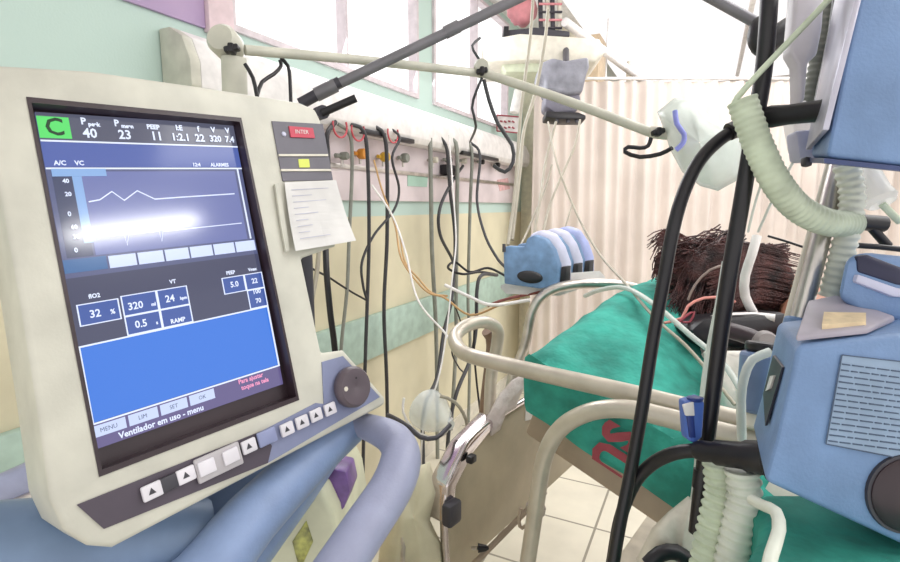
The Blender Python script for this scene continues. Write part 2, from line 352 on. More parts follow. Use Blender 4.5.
# ================================================================= SHELF, WRAPPED UNIT, WALL THINGS ON THE COLUMN
sh = thing('wall_shelf', P(540, 60, 3.3), 'pale wall shelf at the far end of the service panel holding equipment', 'shelf')
pslab('board', [(483, 40), (520, 33), (600, 38), (606, 52), (596, 62), (535, 60), (486, 62)], 3.3, Fw*.35, M_cream, sh, bev=.015)
pslab('bracket', [(500, 60), (580, 60), (572, 72), (506, 72)], 3.35, Fw*.2, mat('bracket_green', 'c2c7ae', .6), sh, bev=.01)
t = thing('equipment_tray', P(518, 33, 3.3), 'low dark tray standing on the wall shelf', 'tray')
pslab('tray_base', [(505, 30), (535, 27), (570, 31), (570, 36), (505, 36)], 3.38, Fw*.2, M_dark, t, bev=.008)
pslab('front_lip', [(504, 26), (509, 26), (508, 38), (503, 38)], 3.36, Fw*.22, M_black, t, bev=.003)
tag(blob('pink_bag', P(522, 10, 3.5), Rt, Fw, Up, (.10, .07, .10), M_pink, f=lambda d: 1+.2*noise.noise(d*3)), 'crumpled pink and white bag on the wall shelf', 'bag')
t = thing('equipment_rack', P(550, 30, 3.45), 'upright rack of pale and dark bars standing on the wall shelf', 'rack')
for k, (u, m) in enumerate(((541, M_dark), (548, M_cream), (553, M_dark), (560, M_cream))): cyl('upright', P(u, 33, 3.45), P(u-1, -12, 3.45), .015, m, t, 10)
for k in range(4): cyl('crossbar', P(539, 4+8*k, 3.43), P(562, 4+8*k, 3.43), .008, M_dark if k % 2 else M_pink, t, 8)
wm = thing('wrapped_monitor', P(566, 122, 3.0), 'grey plastic wrapped unit on a black hooked base hanging under the shelf', 'wrapped equipment')
pslab('wrapping', [(541, 62), (553, 57), (566, 60), (589, 56), (590, 66), (587, 74), (583, 92), (570, 95), (558, 92), (547, 90), (545, 78), (539, 74)], 3.0, Fw*.2, mat('grey_bag', '85858f', .5, var=.15, scale=12, bump=.8, bscale=14), wm, bev=.02, seg=3)
pslab('base', [(546, 92), (580, 93), (582, 104), (575, 112), (556, 113), (545, 106)], 3.02, Fw*.15, mat('lower_bag', '6f6c78', .5, bump=.6, bscale=14), wm, bev=.015)
pslab('base_plate', [(546, 111), (578, 112), (586, 115), (586, 119), (560, 119), (546, 117)], 2.98, Fw*.12, M_black, wm, bev=.006)
cyl('hanging_bar', P(566, 64, 3.1), P(566, 50, 3.32), .02, M_dark, wm, 10)
for u in (557, 568, 577): cyl('hook', P(u, 117, 3.0), P(u, 123, 3.0), .012, M_dark, wm, 8)
t = thing('wall_bottle', P(517, 117, 3.6), 'white cylinder hanging on the column below the shelf', 'bottle')
cyl('body', P(514, 113, 3.6), P(519, 90, 3.6), .032, M_white, t, 16, .006); cyl('cap', P(519, 90, 3.6), P(519.5, 87, 3.6), .02, M_cream, t, 12)
t = thing('wall_sign', P(508, 133, 3.9), 'small white sign with a red frame on the wall left of the column', 'sign')
sg = pslab('plate', [(497, 115), (520, 117), (520, 133), (497, 131)], 3.9, Fw*.01, M_white, t)
lst = []
for a, b_ in (((497, 115), (520, 117)), ((520, 117), (520, 133)), ((520, 133), (497, 131)), ((497, 131), (497, 115))): lst.append(sweep([P(*a, 3.89), P(*b_, 3.89)], .005, straight=True, sides=6))
multi('red_frame', lst, M_red, t)
for k in range(2):
    lst = [sweep([P(500+j*4, 121+6*k, 3.89), P(502.5+j*4, 121.5+6*k+(j % 2), 3.89)], .006, straight=True, sides=6) for j in range(4)]
    multi('lettering', lst, M_red, t)
t = thing('wall_poster', onx(505, 195, WX+.01), 'pale poster with a reddish smudge at the end of the wall', 'poster')
slab('sheet', [onx(*q, WX+.02) for q in ((484, 140), (512, 142), (512, 192), (486, 192))], (-.004, 0, 0), mat('poster_grey', 'cfd3d6', .6, var=.08, scale=8), t)
slab('picture', [onx(*q, WX+.024) for q in ((497, 180), (508, 178), (510, 189), (500, 191))], (-.003, 0, 0), mat('poster_pink', 'd0a5a5', .6, var=.15, scale=20), t)

# ================================================================= CURTAIN
def curtain():
    a = P(535, 80, 4.0); a = V((a.x, a.y, 2.50)); b_ = P(800, 80, 4.0); b_ = V((b_.x, b_.y, 2.50))
    d = (b_-a); b_ = b_ + d*.6; d = (b_-a).normalized(); nn = V((-d.y, d.x, 0)); L = (b_-a).length; N = 260; vs = []; fs = []
    zs = [2.50, 2.47, 2.2, 1.8, 1.4, 1.0, .6, .2]
    for th in (0, .006):
        for j, z in enumerate(zs):
            for i in range(N+1):
                s = L*i/N; k = .35+.65*(2.5-z)/2.3
                amp = .032*k*math.sin(s*27+1.5*math.sin(s*4.1)) + .02*math.sin(s*61+z)
                p = a + d*s + nn*(amp+th); vs.append(V((p.x, p.y, z)))
    W = N+1; H = len(zs); o2 = W*H
    for j in range(H-1):
        for i in range(N):
            q = j*W+i; fs.append([q, q+1, q+W+1, q+W]); fs.append([q+o2, q+W+o2, q+W+1+o2, q+1+o2])
    t = thing('privacy_curtain', (a+b_)/2-V((0, 0, 2.3)), 'long pleated cream curtain hanging across behind the bed', 'curtain')
    link('cloth', vs, fs, mat('curtain_cream', 'd8ccc4', .9, var=.04, scale=3), t, smooth=True)
    cyl('rail', a+V((0, 0, .02)), b_+V((0, 0, .02)), .012, M_white, t, 10)
    for k in range(3):
        p = a.lerp(b_, (k+.5)/3); cyl('rail_hanger', p+V((0, 0, .02)), V((p.x, p.y, 2.998)), .006, M_white, t, 8)
curtain()
t = thing('ceiling_track', P(640, 80, 4.4), 'pale bar sloping down from the shelf to the curtain rail', 'track')
cyl('bar', P(565, 22, 3.4), P(645, 82, 4.4), .03, M_white, t, 10); cyl('drop_rod', P(630, 62, 4.3), P(630, 84, 4.3), .03, M_cream, t, 10)

lc = thing('added_ceiling_glow', (.6, 5.3, 2.96), 'added glowing white sheets that brighten the ceiling beyond the curtain', 'added glow')  # added glowing sheets, no real fixture: they whiten the far ceiling
box('panel_frame', (-1.05, 3.55, 2.965), (2.6, 6.95, 2.998), M_white, lc, bev=.004)
for k in range(3): box('glow_sheet', (-1.0+k*1.2, 3.6, 2.955), (.16+k*1.2, 6.9, 2.965), emit('ceiling_glow_white', 'fffaf8', .95), lc)
# ================================================================= CEILING TUBE LAMP (mirrored in the screen)
cl = thing('ceiling_lamp', (2.38, .73, 2.9), 'fluorescent tube lamp on the ceiling', 'lamp')
box('lamp_tray', (2.30, .30, 2.96), (2.46, 1.16, 3.0), M_white, cl, bev=.004)
cyl('lamp_tube', (2.38, .38, 2.935), (2.38, 1.08, 2.935), .024, emit('fluorescent', 'ffffff', 60), cl, 16)

# ================================================================= VENTILATOR SCREEN UNIT
n_m = V((.94, -.221, .258)).normalized(); O_m = P(28, 98, .4206)
def mp(u, v, off=0.0): return onp(u, v, O_m+n_m*off, n_m)
vm = thing('ventilator_monitor', mp(110, 548)-V((0, 0, .01)), 'large beige ventilator display with a tilted upright blue screen in the left foreground', 'monitor')
outline = [(-40, 62), (90, 70), (200, 86), (300, 102), (316, 109), (321, 120), (334, 180), (343, 226), (336, 246), (302, 258), (322, 353), (344, 350), (386, 398), (385, 405), (113, 548), (88, 546), (64, 530), (50, 500), (36, 400), (20, 300), (0, 190), (-22, 110)]
hp = [mp(*q) for q in outline]
hs = slab('housing', hp, -n_m*.075, M_house, vm); 
# recess for the screen
def cutter(obj, poly, out, inn):
    vs, fs = quad_prism([p+n_m*out for p in poly], -n_m*(out+inn)); c = link('cutter', vs, fs, M_house)
    md = obj.modifiers.new('b', 'BOOLEAN'); md.operation = 'DIFFERENCE'; md.solver = 'EXACT'
    # bring cutter into object frame
    md.object = c; bpy.context.view_layer.update()
    me = bpy.data.meshes.new_from_object(obj.evaluated_get(bpy.context.evaluated_depsgraph_get()))
    obj.modifiers.clear(); old = obj.data; obj.data = me; bpy.data.meshes.remove(old); bpy.data.objects.remove(c)
bevel(hs, .007, 3, 50)
rec = [mp(*q) for q in ((26, 97), (241, 118), (299, 400), (99, 477))]
cutter(hs, rec, .02, .016)
hs.data.materials.clear(); hs.data.materials.append(M_house)
# black tray lining the recess
cen = sum(rec, V())/4
lin = [p+(cen-p)*.004 for p in rec]; d_ = .0155
ring_in = [p+(cen-p)*.035 for p in rec]
vs = [p+n_m*.001 for p in lin]+[p-n_m*d_ for p in lin]+[p-n_m*(d_-.001) for p in ring_in]+[p+n_m*.001 for p in ring_in]
fs = [[0, 1, 2, 3]]; 
fs = []
inner = [p+(cen-p)*.03 for p in rec]
vs = [p+n_m*.0008 for p in rec]+[p+n_m*.0008 for p in inner]+[p-n_m*(d_) for p in inner]+[p-n_m*(d_) for p in rec]
for i in range(4):
    j = (i+1) % 4
    fs += [[i, j, 4+j, 4+i], [4+i, 4+j, 8+j, 8+i], [8+i, 8+j, 12+j, 12+i], [12+i, 12+j, j, i]]
link('bezel', vs, fs, M_brown, vm)
bot = [p-n_m*(d_-.0005) for p in inner]
slab('bezel_floor', bot, -n_m*.0008 , M_brown, vm)
# screen
sc4 = [mp(*q, -.012) for q in ((35, 112), (233, 125), (283, 384), (97, 449))]
def S(a, b, off=0): return (sc4[0].lerp(sc4[1], a)).lerp(sc4[3].lerp(sc4[2], a), b) + n_m*off
scr = slab('screen', [S(0, 0), S(1, 0), S(1, 1), S(0, 1)], -n_m*.002, emit('screen_grey_violet', '69709a', .62, .11), vm)
def srect(name, a0, b0, a1, b1, m, off=.0004, a0b=None):
    return slab(name, [S(a0, b0, off), S(a1, b0, off), S(a1, b1, off), S(a0, b1, off)], -n_m*.0003, m, scr)
E_ = lambda n, c, s=.8: emit('screen_'+n, c, s, .11)
srect('header_band', .0, .0, 1, .085, E_('header', '6a6d84', .55))
srect('status_icon', .0, .012, .13, .078, E_('lime', '5fe070', .85), .0008)
srect('title_band', .0, .09, 1, .165, E_('title', '5c70bc', .68))
srect('waveform_window', .14, .18, .95, .44, E_('wave', '7a84bf', .7))
srect('scale_column', .02, .18, .13, .44, E_('scale', '4d5578', .6))
srect('parameter_field', .0, .50, 1, .70, E_('param', '5c6080', .5))
srect('message_field', 0, .705, 1, .925, E_('message', '3c7fe8', .76))
srect('footer_band', .0, .93, 1, 1, E_('footer', '7a6fa8', .55))
lst = []
def sbar(a0, b0, a1, b1, off=.0009): return quad_prism([S(a0, b0, off), S(a1, b0, off), S(a1, b1, off), S(a0, b1, off)], -n_m*.0002)
E_w = E_('white', 'dfe8ff', .95)
for k in (.084, .168, .700, .926): lst.append(sbar(0, k, 1, k+.005))
lst += [sbar(.965, .17, .975, .44), sbar(0, .705, .006, .93), sbar(.99, .705, 1, .93)]
for a0, a1, b0, b1 in ((.02, .2, .58, .645), (.21, .38, .575, .64), (.38, .54, .575, .64), (.21, .38, .64, .70), (.38, .54, .64, .70), (.74, .88, .57, .63), (.88, 1.0, .57, .63), (.88, 1.0, .63, .70)):
    lst += [sbar(a0, b0, a1, b0+.003), sbar(a0, b1-.003, a1, b1), sbar(a0, b0, a0+.006, b1), sbar(a1-.006, b0, a1, b1)]
multi('grid_lines', lst, E_w, scr)
# parameter cells blue
lst = [sbar(a0, b0, a1, b1, .0006) for a0, a1, b0, b1 in ((.02, .2, .58, .645), (.21, .38, .575, .64), (.38, .54, .575, .64), (.21, .38, .64, .70), (.38, .54, .64, .70), (.74, .88, .57, .63), (.88, 1.0, .57, .70))]
for g_ in lst: multi('value_cell', [g_], E_('cell', '4a68b8', .65), scr)
srect('wave_tab', .02, .172, .25, .195, E_('tab', '8fb5e8', .8), .0012)
srect('wave_tab', .10, .195, .14, .40, E_('tab', '8fb5e8', .8), .0006)
srect('wave_tab', .0, .445, .18, .485, E_('darktab', '4a78b0', .7), .0008)
for k in range(6): srect('softkey', .19+k*.135, .447, .19+k*.135+.125, .485, E_('key', 'c8d4f6', 1.0), .0008)
for k in range(4): srect('softkey', .0+k*.148, .935, k*.148+.135, .968, E_('key2', 'c5d2f4', .9), .0009)
def wave(bb, pts, w=.004):
    l = []
    for (a0, b0), (a1, b1) in zip(pts, pts[1:]):
        l.append(quad_prism([S(a0, bb+b0-w/2, .0010), S(a1, bb+b1-w/2, .0010), S(a1, bb+b1+w/2, .0010), S(a0, bb+b0+w/2, .0010)], -n_m*.0002))
    return l
multi('waveform', wave(.275, [(.15, 0), (.2, -.005), (.26, -.03), (.31, 0), (.38, -.03), (.46, 0), (.6, -.003), (.92, -.008)]), E_w, scr)
multi('waveform', wave(.385, [(.15, 0), (.28, 0), (.285, .035), (.30, 0), (.45, -.002), (.455, .033), (.47, 0), (.93, -.006)], .003), E_w, scr)
xs_ = (S(1, .1)-S(0, .1)).normalized(); ys_ = (S(.5, 0)-S(.5, 1)).normalized(); H_ = (S(0, 0)-S(0, 1)).length
def stext(items, m, name='readout'):
    lst = []
    for s, a, b, sz, bold in items:
        xd = (S(min(a+.1, 1), b)-S(max(a-.1, 0), b)).normalized(); yd = (S(a, b-.05)-S(a, b+.05)).normalized()
        lst.append(place_text(s, S(a, b, .0014), xd, yd, sz*H_, bold, sx=.92))
    for g_ in lst: multi(name, [g_], m, scr)
stext([(s, a, b, z, .0003) for s, a, b, z in (('P', .19, .022, .03), ('peak', .235, .03, .018), ('P', .34, .022, .03), ('mean', .39, .03, .018), ('PEEP', .52, .028, .022), ('I:E', .66, .026, .026), ('f', .77, .026, .028), ('V', .86, .026, .028), ('V', .95, .026, .028),
      ('40', .21, .06, .042), ('23', .37, .06, .042), ('11', .53, .06, .042), ('1:2.1', .66, .06, .036), ('22', .77, .06, .038), ('320', .865, .06, .032), ('7.4', .955, .06, .032))], E_w)
stext([('C', .065, .046, .075, .0004)], emit('screen_letter', '0f4a1c', .5, .2), 'status_letter')
stext([(s, a, b, z, .0002) for s, a, b, z in (('A/C', .06, .155, .02), ('VC', .14, .155, .02), ('12:4', .72, .158, .018), ('ALARMES', .86, .158, .018), ('40', .07, .21, .018), ('20', .07, .25, .018), ('0', .06, .31, .02), ('60', .07, .35, .018), ('30', .07, .38, .018), ('0', .06, .42, .02),
      ('fIO2', .10, .562, .018), ('VT', .47, .556, .018), ('PEEP', .80, .556, .018), ('Vmax', .94, .556, .016), ('32', .09, .615, .032), ('%', .165, .618, .02), ('320', .27, .613, .032), ('ml', .355, .618, .015), ('24', .44, .610, .032), ('bpm', .51, .615, .014),
      ('0.5', .28, .672, .032), ('s', .355, .678, .016), ('RAMP', .46, .685, .02), ('5.0', .81, .60, .028), ('22', .94, .60, .026), ('100', .94, .64, .024), ('70', .94, .675, .024))], E_w)
stext([('Ventilador em uso - menu', .30, .985, .026, .0002)], E_w, 'footer_text')
stext([('Para ajustar', .80, .942, .022, .0002), ('toque na tela', .82, .965, .022, .0002)], emit('screen_pink', 'f09ac0', .9, .2), 'footer_hint')
stext([('MENU', .06+.148*k, .952, .018, 0) for k in range(1)]+[('LIM', .21, .952, .018, 0), ('SET', .36, .952, .018, 0), ('OK', .51, .952, .018, 0)], emit('screen_inkblue', '50608c', .5, .2), 'softkey_text')
# lower control strip, dial, keys
def mslab(name, px, m, off, th, parent=vm, bev=0): return slab(name, [mp(*q, off) for q in px], -n_m*th, m, parent, bev)
strip = mslab('control_strip', [(77, 505), (262, 431), (272, 446), (268, 463), (104, 529)], mat('strip_dark_purple', '4a414d', .45), .0015, .003)
pad = mslab('control_pad', [(262, 431), (316, 403), (324, 404), (322, 362), (343, 356), (380, 397), (268, 463)], mat('pad_grey_blue', '7e84a2', .45), .0012, .003)
def key(cu, cv, w_, h_, m, parent, name='key'):
    c = mp(cu, cv, .0045); xd = (mp(cu+10, cv-4.6)-mp(cu-10, cv+4.6)).normalized(); yd = n_m.cross(xd)
    return obox(name, c, xd, yd, n_m, (w_, h_, .004), m, parent, .0015)
M_key = mat('key_white', 'dad6dd', .45)
for u, v, w_, m in ((152, 491, .016, M_key), (169, 483, .014, M_dark), (186, 475, .016, M_key), (249, 446, .015, M_key)): key(u, v, w_, .013, m, strip)
key(219, 462, .043, .022, mat('key_plate', 'b3aeb2', .5), strip, 'key_plate')
for u, v in ((207, 467), (231, 456)):
    c = mp(u, v, .0075); xd = (mp(u+10, v-4.6)-mp(u-10, v+4.6)).normalized(); obox('key', c, xd, n_m.cross(xd), n_m, (.015, .013, .003), M_key, strip, .001)
key(267, 437, .02, .015, mat('key_blue', '8c93b8', .5), pad)
for u, v in ((287, 429), (302, 422), (316, 415), (330, 409)): key(u, v, .015, .013, M_key, pad)
arrow = []
for u, v in ((152, 491), (186, 475), (249, 446), (287, 429), (302, 422), (316, 415), (330, 409)):
    xd = (mp(u+10, v-4.6)-mp(u-10, v+4.6)).normalized(); c = mp(u, v, .0068); yd = n_m.cross(xd)
    arrow.append(([c-xd*.003-yd*.0025, c+xd*.003-yd*.0025, c+yd*.003], [[0, 1, 2]]))
for g_ in arrow: multi('key_symbol', [g_], M_dark, strip)
kn = lathe('control_dial', mp(349, 387, .001), n_m, [(0, .021), (.003, .0235), (.010, .0235), (.014, .0205), (.0145, .004), (.013, .001)], mat('dial_brown', '5c5158', .4), vm, 32)
lathe('dial_mark', mp(356, 378, .0148), n_m, [(0, .0018), (.0006, .0012)], M_black, kn, 10)
lathe('dial_center', mp(346, 389, .0148), n_m, [(0, .003), (.0008, .0024)], M_cream, kn, 12)
# upper right name plate and note paper
pl = mslab('name_plate', [(272, 121), (323, 124), (333, 180), (283, 181)], mat('plate_grey', '63606a', .5), .0015, .003, bev=0)
mslab('red_badge', [(289, 126), (313, 128), (315, 138), (291, 137)], mat('badge_red', 'c43a52', .5), .003, .002, pl)
mslab('yellow_light', [(299, 159), (309, 159), (310, 167), (300, 167)], emit('yellow_indicator', 'e8ee7a', .9), .003, .002, pl)
multi('badge_lettering', [place_text('INTER', mp(302, 132, .0034), mp(313, 133)-mp(291, 132), mp(300, 124)-mp(302, 140), .007, 0)], M_white, pl)
for v0 in (154, 169): mslab('divider_line', [(279+(v0-154)*.15, v0), (328+(v0-154)*.2, v0), (328.3+(v0-154)*.2, v0+2), (279.3+(v0-154)*.15, v0+2)], M_cream, .003, .002, pl)
lathe('speaker_dot', mp(284, 134, .002), n_m, [(0, .003), (.001, .002)], M_lav, pl, 10)
pp = thing('note_paper', mp(318, 252, .01), 'white printed sheet taped beside the ventilator screen under the grey name plate', 'paper')
N_ = 8; vs = []; fs = []
for off in (.003, .0036):
    for j in range(N_+1):
        f = j/N_; L_ = (mp(283, 183).lerp(mp(290, 253), f)); R2 = (mp(334, 181).lerp(mp(349, 243), f)); o_ = off+.008*f*f
        vs += [L_+n_m*o_*1, (L_+R2)/2+n_m*(o_+.001*math.sin(f*5)), R2+n_m*o_*1.2]
for j in range(N_):
    for i in range(2):
        q = j*3+i; fs += [[q, q+1, q+4, q+3], [q+27, q+30, q+31, q+28]]
for j in range(N_): fs += [[j*3, j*3+3, j*3+30, j*3+27], [j*3+2, j*3+29, j*3+32, j*3+5]]
sheet = link('sheet', vs, fs, mat('paper_white', 'd5d3d1', .8), pp)
lst = []
for k in range(9):
    f = .12+k*.09; a = mp(283, 183).lerp(mp(290, 253), f); b_ = mp(334, 181).lerp(mp(349, 243), f); o_ = n_m*(.0044+.009*f*f)
    x0 = .1; x1 = (.8, .45, .7, .35, .5, .3, .35, .28, .6)[k]
    lst.append(sweep([a.lerp(b_, x0)+o_, a.lerp(b_, x1)+o_], .0004, straight=True, sides=4))
multi('printed_lines', lst, M_lav, pp)
tag(mslab('crack_tape', [(275, 184), (279, 183), (290, 250), (286, 252), (281, 225)], M_house, .004, .003, None), 'narrow tape strip along the left edge of the note paper', 'tape')
# back yoke
cyl('yoke', mp(160, 300)-n_m*.075, mp(160, 300)-n_m*.13, .05, M_blue2, vm, 24)

# ================================================================= VENTILATOR CART
vc = thing('ventilator_cart', V((-.62, .55, 0)), 'blue and beige ventilator body with a curved grey-blue push handle below the display', 'ventilator cart')
hd = [P(*q) for q in ((20, 600, .50), (235, 600, .50), (300, 510, .60), (332, 462, .66), (352, 430, .70), (350, 412, .72), (318, 415, .70), (250, 440, .62), (100, 530, .50))]
slab('hood', hd, Fw*.05+V((0, 0, -.02)), M_blue2, vc, bev=.012, seg=3)
ptube('hood_edge', [(60, 640, .44), (180, 600, .47), (250, 520, .53), (310, 460, .60), (350, 425, .66)], lambda f: .036-.012*f, M_blue2, vc, sides=18)
ptube('side_hood', [(-40, 560, .44), (30, 552, .46), (120, 548, .5), (200, 545, .54)], .045, mat('hood_steel_blue', '7389a8', .45), vc, sides=18)
ptube('push_handle', [(345, 420, .66), (368, 427, .64), (392, 438, .60), (401, 456, .57), (392, 486, .54), (362, 532, .50), (330, 580, .47), (300, 620, .45)], lambda f: .0135+.009*min(1, f*2.2), M_handle, vc, sides=20, step=.008)
bd = pslab('body', [(228, 572), (300, 500), (312, 488), (322, 490), (334, 516), (345, 590), (345, 760), (228, 760)], .66, Fw*.22, mat('body_beige_green', 'c3c2a8', .5), vc, bev=.012, seg=3)
wn = pslab('window', [(292, 542), (306, 521), (313, 542), (302, 566), (297, 562)], .6585, Fw*.004, mat('window_olive', '3f3f2c', .3, var=.5, scale=70, c2='b9b860'), bd, bev=.001)
pslab('purple_knob', [(317, 486), (330, 469), (346, 472), (350, 492), (344, 508), (332, 522), (326, 500)], .70, Fw*.06, M_purple, vc, bev=.003)
box('lower_body', (-.80, .45, .14), (-.42, .74, .80), M_cream, vc, bev=.02)
box('base_plate', (-.86, .40, .09), (-.36, .80, .14), M_blue2, vc, bev=.015)
for dx in (-.81, -.41):
    for dy in (.45, .75):
        wv = cyl('caster', (dx-.015, dy, .045), (dx+.015, dy, .045), .045, M_black, vc, 20, .006)
# left lower things
t = thing('side_rail', P(-10, 470, .9), 'grey-lilac padded rail showing left of the ventilator display', 'rail')
ptube('bar', [(-60, 530, .9), (-20, 502, .9), (30, 478, .95), (90, 450, 1.0)], .03, M_handle, t, sides=16)
ptube('lower_bar', [(-60, 548, .88), (-20, 520, .88), (32, 497, .93), (90, 470, 1.0)], .011, M_steel, t)
for q in ((-20, 502, .92), (70, 460, 1.0)): a = P(*q); cyl('bar_post', a, V((a.x, a.y, 0)), .012, M_steel, t, 10)
t = thing('beige_cabinet', V((-1.28, .55, 0)), 'beige bedside cabinet low against the wall, left of the ventilator', 'cabinet')
box('body', (-1.47, .20, 0), (-1.05, .85, .82), mat('cabinet_beige', 'd1b586', .55), t, bev=.01); box('top', (-1.48, .18, .82), (-1.03, .87, .85), M_cream, t, bev=.006)
box('door', (-1.05, .23, .05), (-1.035, .82, .78), mat('cabinet_door', 'c7ab7c', .55), t, bev=.004); cyl('door_handle', (-1.02, .75, .4), (-1.02, .75, .5), .006, M_steel, t, 10)

# ================================================================= SUPPORT ARMS
ca = thing('circuit_arm', P(232, 90, .86), 'thin cream articulated arm with black joint knobs reaching over the bed', 'support arm')
cyl('post', P(236, 130, .88), P(234, 58, .86), .020, M_arm, ca, 20); q_ = P(236, 130, .88); cyl('post_foot', V((q_.x, q_.y, .80)), q_, .022, M_arm, ca, 20)
lathe('joint', P(232, 50, .885), -Fw, [(0, .022), (.01, .025), (.04, .025), (.048, .02)], M_arm, ca, 24)
ptube('first_bar', [(245, 50, .86), (360, 60, .98), (478, 73, 1.10)], .0085, M_arm, ca, sides=14); ptube('second_bar', [(484, 73, 1.10), (570, 102, 1.08), (652, 133, 1.06)], .0095, M_arm, ca, sides=14)
lathe('joint', P(481, 72, 1.12), -Fw, [(0, .014), (.01, .017), (.03, .017), (.036, .013)], M_arm, ca, 18)
for q, s in (((232, 49, .835), .011), ((482, 71, 1.085), .011), ((658, 132, 1.04), .012)):
    c = P(*q); obox('joint_knob', c, Rt+Up*.25, Fw, Up-Rt*.25, (s*2.2, .014, s*.9), M_black, ca, .003); obox('knob_cross', c, Rt, Fw, Up, (s*.9, .018, s*1.4), M_black, ca, .003)
cyl('tip', P(650, 132, 1.06), P(668, 134, 1.05), .012, M_cream, ca, 14)
for px, lb in (([(245, 64, .84), (253, 78, .84), (257, 96, .83)], 'short black cable hanging from the cream arm, left strand of the fork'), ([(257, 96, .83), (262, 82, .86), (274, 74, .88), (281, 66, .9), (280, 60, .9)], 'black cable looping up to the cream arm, middle strand'),
               ([(281, 58, .9), (288, 66, .9), (290, 80, .88), (291, 108, .88)], 'black cable hanging straight from the cream arm, right strand')):
    tag(ptube('arm_cable', px, .0032, M_black, sides=8), lb, 'cable', 'cables hanging from the cream arm')
for px, lb in (([(482, 78, 1.1), (476, 92, 1.1), (472, 108, 1.12), (476, 126, 1.15), (470, 142, 1.4)], 'thin grey cable dropping from the middle arm joint, left strand'), ([(484, 80, 1.1), (489, 100, 1.1), (498, 124, 1.1), (512, 145, 1.1), (513, 162, 1.1), (505, 172, 1.1), (494, 166, 1.12)], 'grey cable hanging in a loop from the middle arm joint, right strand'),
               ([(484, 66, 1.1), (477, 56, 1.1), (472, 46, 1.12), (480, 38, 1.14)], 'thin dark wire curling above the middle arm joint')):
    tag(ptube('arm_cable', px, .0042 if 'loop' in lb else .003, M_hdk, sides=8), lb, 'cable', 'cables hanging from the cream arm')
ga = thing('lamp_arm', P(310, 100, .95), 'dark grey hinged arm rising from behind the display and coming down at the right', 'support arm')
ptube('lower_tube', [(300, 104, .95), (340, 82, .95)], .0105, M_dark, ga, sides=14, straight=True); ptube('long_tube', [(330, 88, .95), (450, 31, .97), (622, -51, 1.0)], .0095, M_greyarm, ga, sides=14, straight=True)
ptube('sleeve', [(445, 33, .97), (459, 26, .97)], .0115, M_greyarm, ga, straight=True); ptube('sleeve', [(316, 95, .95), (336, 85, .95)], .0125, M_greyarm, ga, straight=True)
lathe('apex_joint', P(622, -51, 1.02), -Fw, [(0, .02), (.04, .02)], M_dark, ga); ptube('falling_tube', [(622, -51, 1.0), (715, 0, .95), (757, 23, .92)], .0095, M_greyarm, ga, sides=14, straight=True)
blob('end_knob', P(762, 36, .91), Rt, Fw, Up, (.024, .02, .036), M_black, ga); blob('end_clamp', P(786, 32, .91), Rt+Up*.7, Fw, Up-Rt*.7, (.05, .018, .022), M_black, ga)
ptube('locking_lever', [(322, 113, .90), (356, 98, .90)], .0072, M_black, ga, sides=8, straight=True); cyl('lever_boss', P(318, 114, .93), P(323, 112, .90), .012, M_dark, ga, 12)
q_ = P(300, 104, .95); cyl('arm_post', q_, V((q_.x, q_.y, .80)), .012, M_dark, ga, 14)

# ================================================================= INFUSION PUMPS
t_ = 1.72; ex = P(590, 267, 1.86)-P(556, 276, 1.72)
tr = tag(pslab('pump_tray', [(500, 285), (506, 291), (560, 293), (606, 277), (600, 270), (520, 276)], 1.76, V((0, 0, -.012)), M_white, bev=.004), 'white plate carrying the three blue infusion pumps', 'tray')
side = [(503, 248), (506, 246), (524, 247), (527, 238), (534, 235), (545, 239), (553, 250), (558, 266), (557, 285), (540, 289), (504, 284)]
wh = ('nearest of the three, with a black oval on its side', 'middle one of the three', 'farthest of the three')
for k in range(3):
    t = thing('infusion_pump', P(530, 288, t_)+ex*.345*k, 'blue and lavender infusion pump, '+wh[k], 'infusion pump', 'infusion pumps in a row')
    e0 = ex*.345*k; g = ex*.33
    slab('side_body', [P(*q, t_)+e0 for q in side], g*.35, mat('pump_side_blue', '6c8bb0', .4, var=.12, scale=30), t, bev=.006)
    sh2 = [(520, 246), (526, 234), (534, 231), (546, 235), (555, 248), (561, 265), (561, 286), (548, 287), (512, 283)]
    slab('rounded_cover', [P(*q, t_)+e0+g*.35 for q in sh2], g*.62, M_lav if k < 2 else mat('lavender_blue', '9fa8d6', .4), t, bev=.012, seg=3)
    slab('display', [P(*q, t_-.012)+e0+g*.45 for q in ((556, 268), (561, 268), (560, 284), (554, 284))], g*.42, M_black, t, bev=.002)
    if k == 0:
        c = P(530, 277, t_-.001); blob('oval_recess', c, P(540, 278, t_)-P(520, 276, t_), Up, Fw, (.043, .021, .006), M_black, t)
        cyl('side_clip', P(504, 252, t_-.004), P(504, 244, t_-.004), .006, M_dark, t, 8)

# ================================================================= BED
th = math.radians(12); A_ = V((math.cos(th), -math.sin(th), 0)); B_ = V((math.sin(th), math.cos(th), 0)); Z_ = V((0, 0, 1))
B0 = V((-.343, 1.1, 1.229)); sl = math.radians(19); As = A_*math.cos(sl)-Z_*math.sin(sl); Ns = A_*math.sin(sl)+Z_*math.cos(sl)
def bedp(s, b, h): # s along the raised back, b across, h above
    LB = .78
    if s <= LB: return B0 + As*s + B_*b + Ns*h
    return B0 + As*LB + A_*(s-LB) + B_*b + Z_*h
bed = thing('hospital_bed', V(((B0+A_*.9+B_*.43).x, (B0+A_*.9+B_*.43).y, 0)), 'hospital bed with raised back, tan headboard and cream tube side rails', 'bed')
def bslab(name, s0, s1, b0, b1, h0, h1, m, bev=.01, p=bed):
    return slab(name, [bedp(s0, b0, h0), bedp(s1, b0, h0), bedp(s1, b1, h0), bedp(s0, b1, h0)], (Ns if s1 <= .78 else Z_)*(h1-h0), m, p, bev)
bslab('back_frame', .045, .77, .03, .83, -.215, -.130, M_tan2)
bslab('seat_frame', .80, 1.9, .03, .83, -.27, -.185, M_tan2)
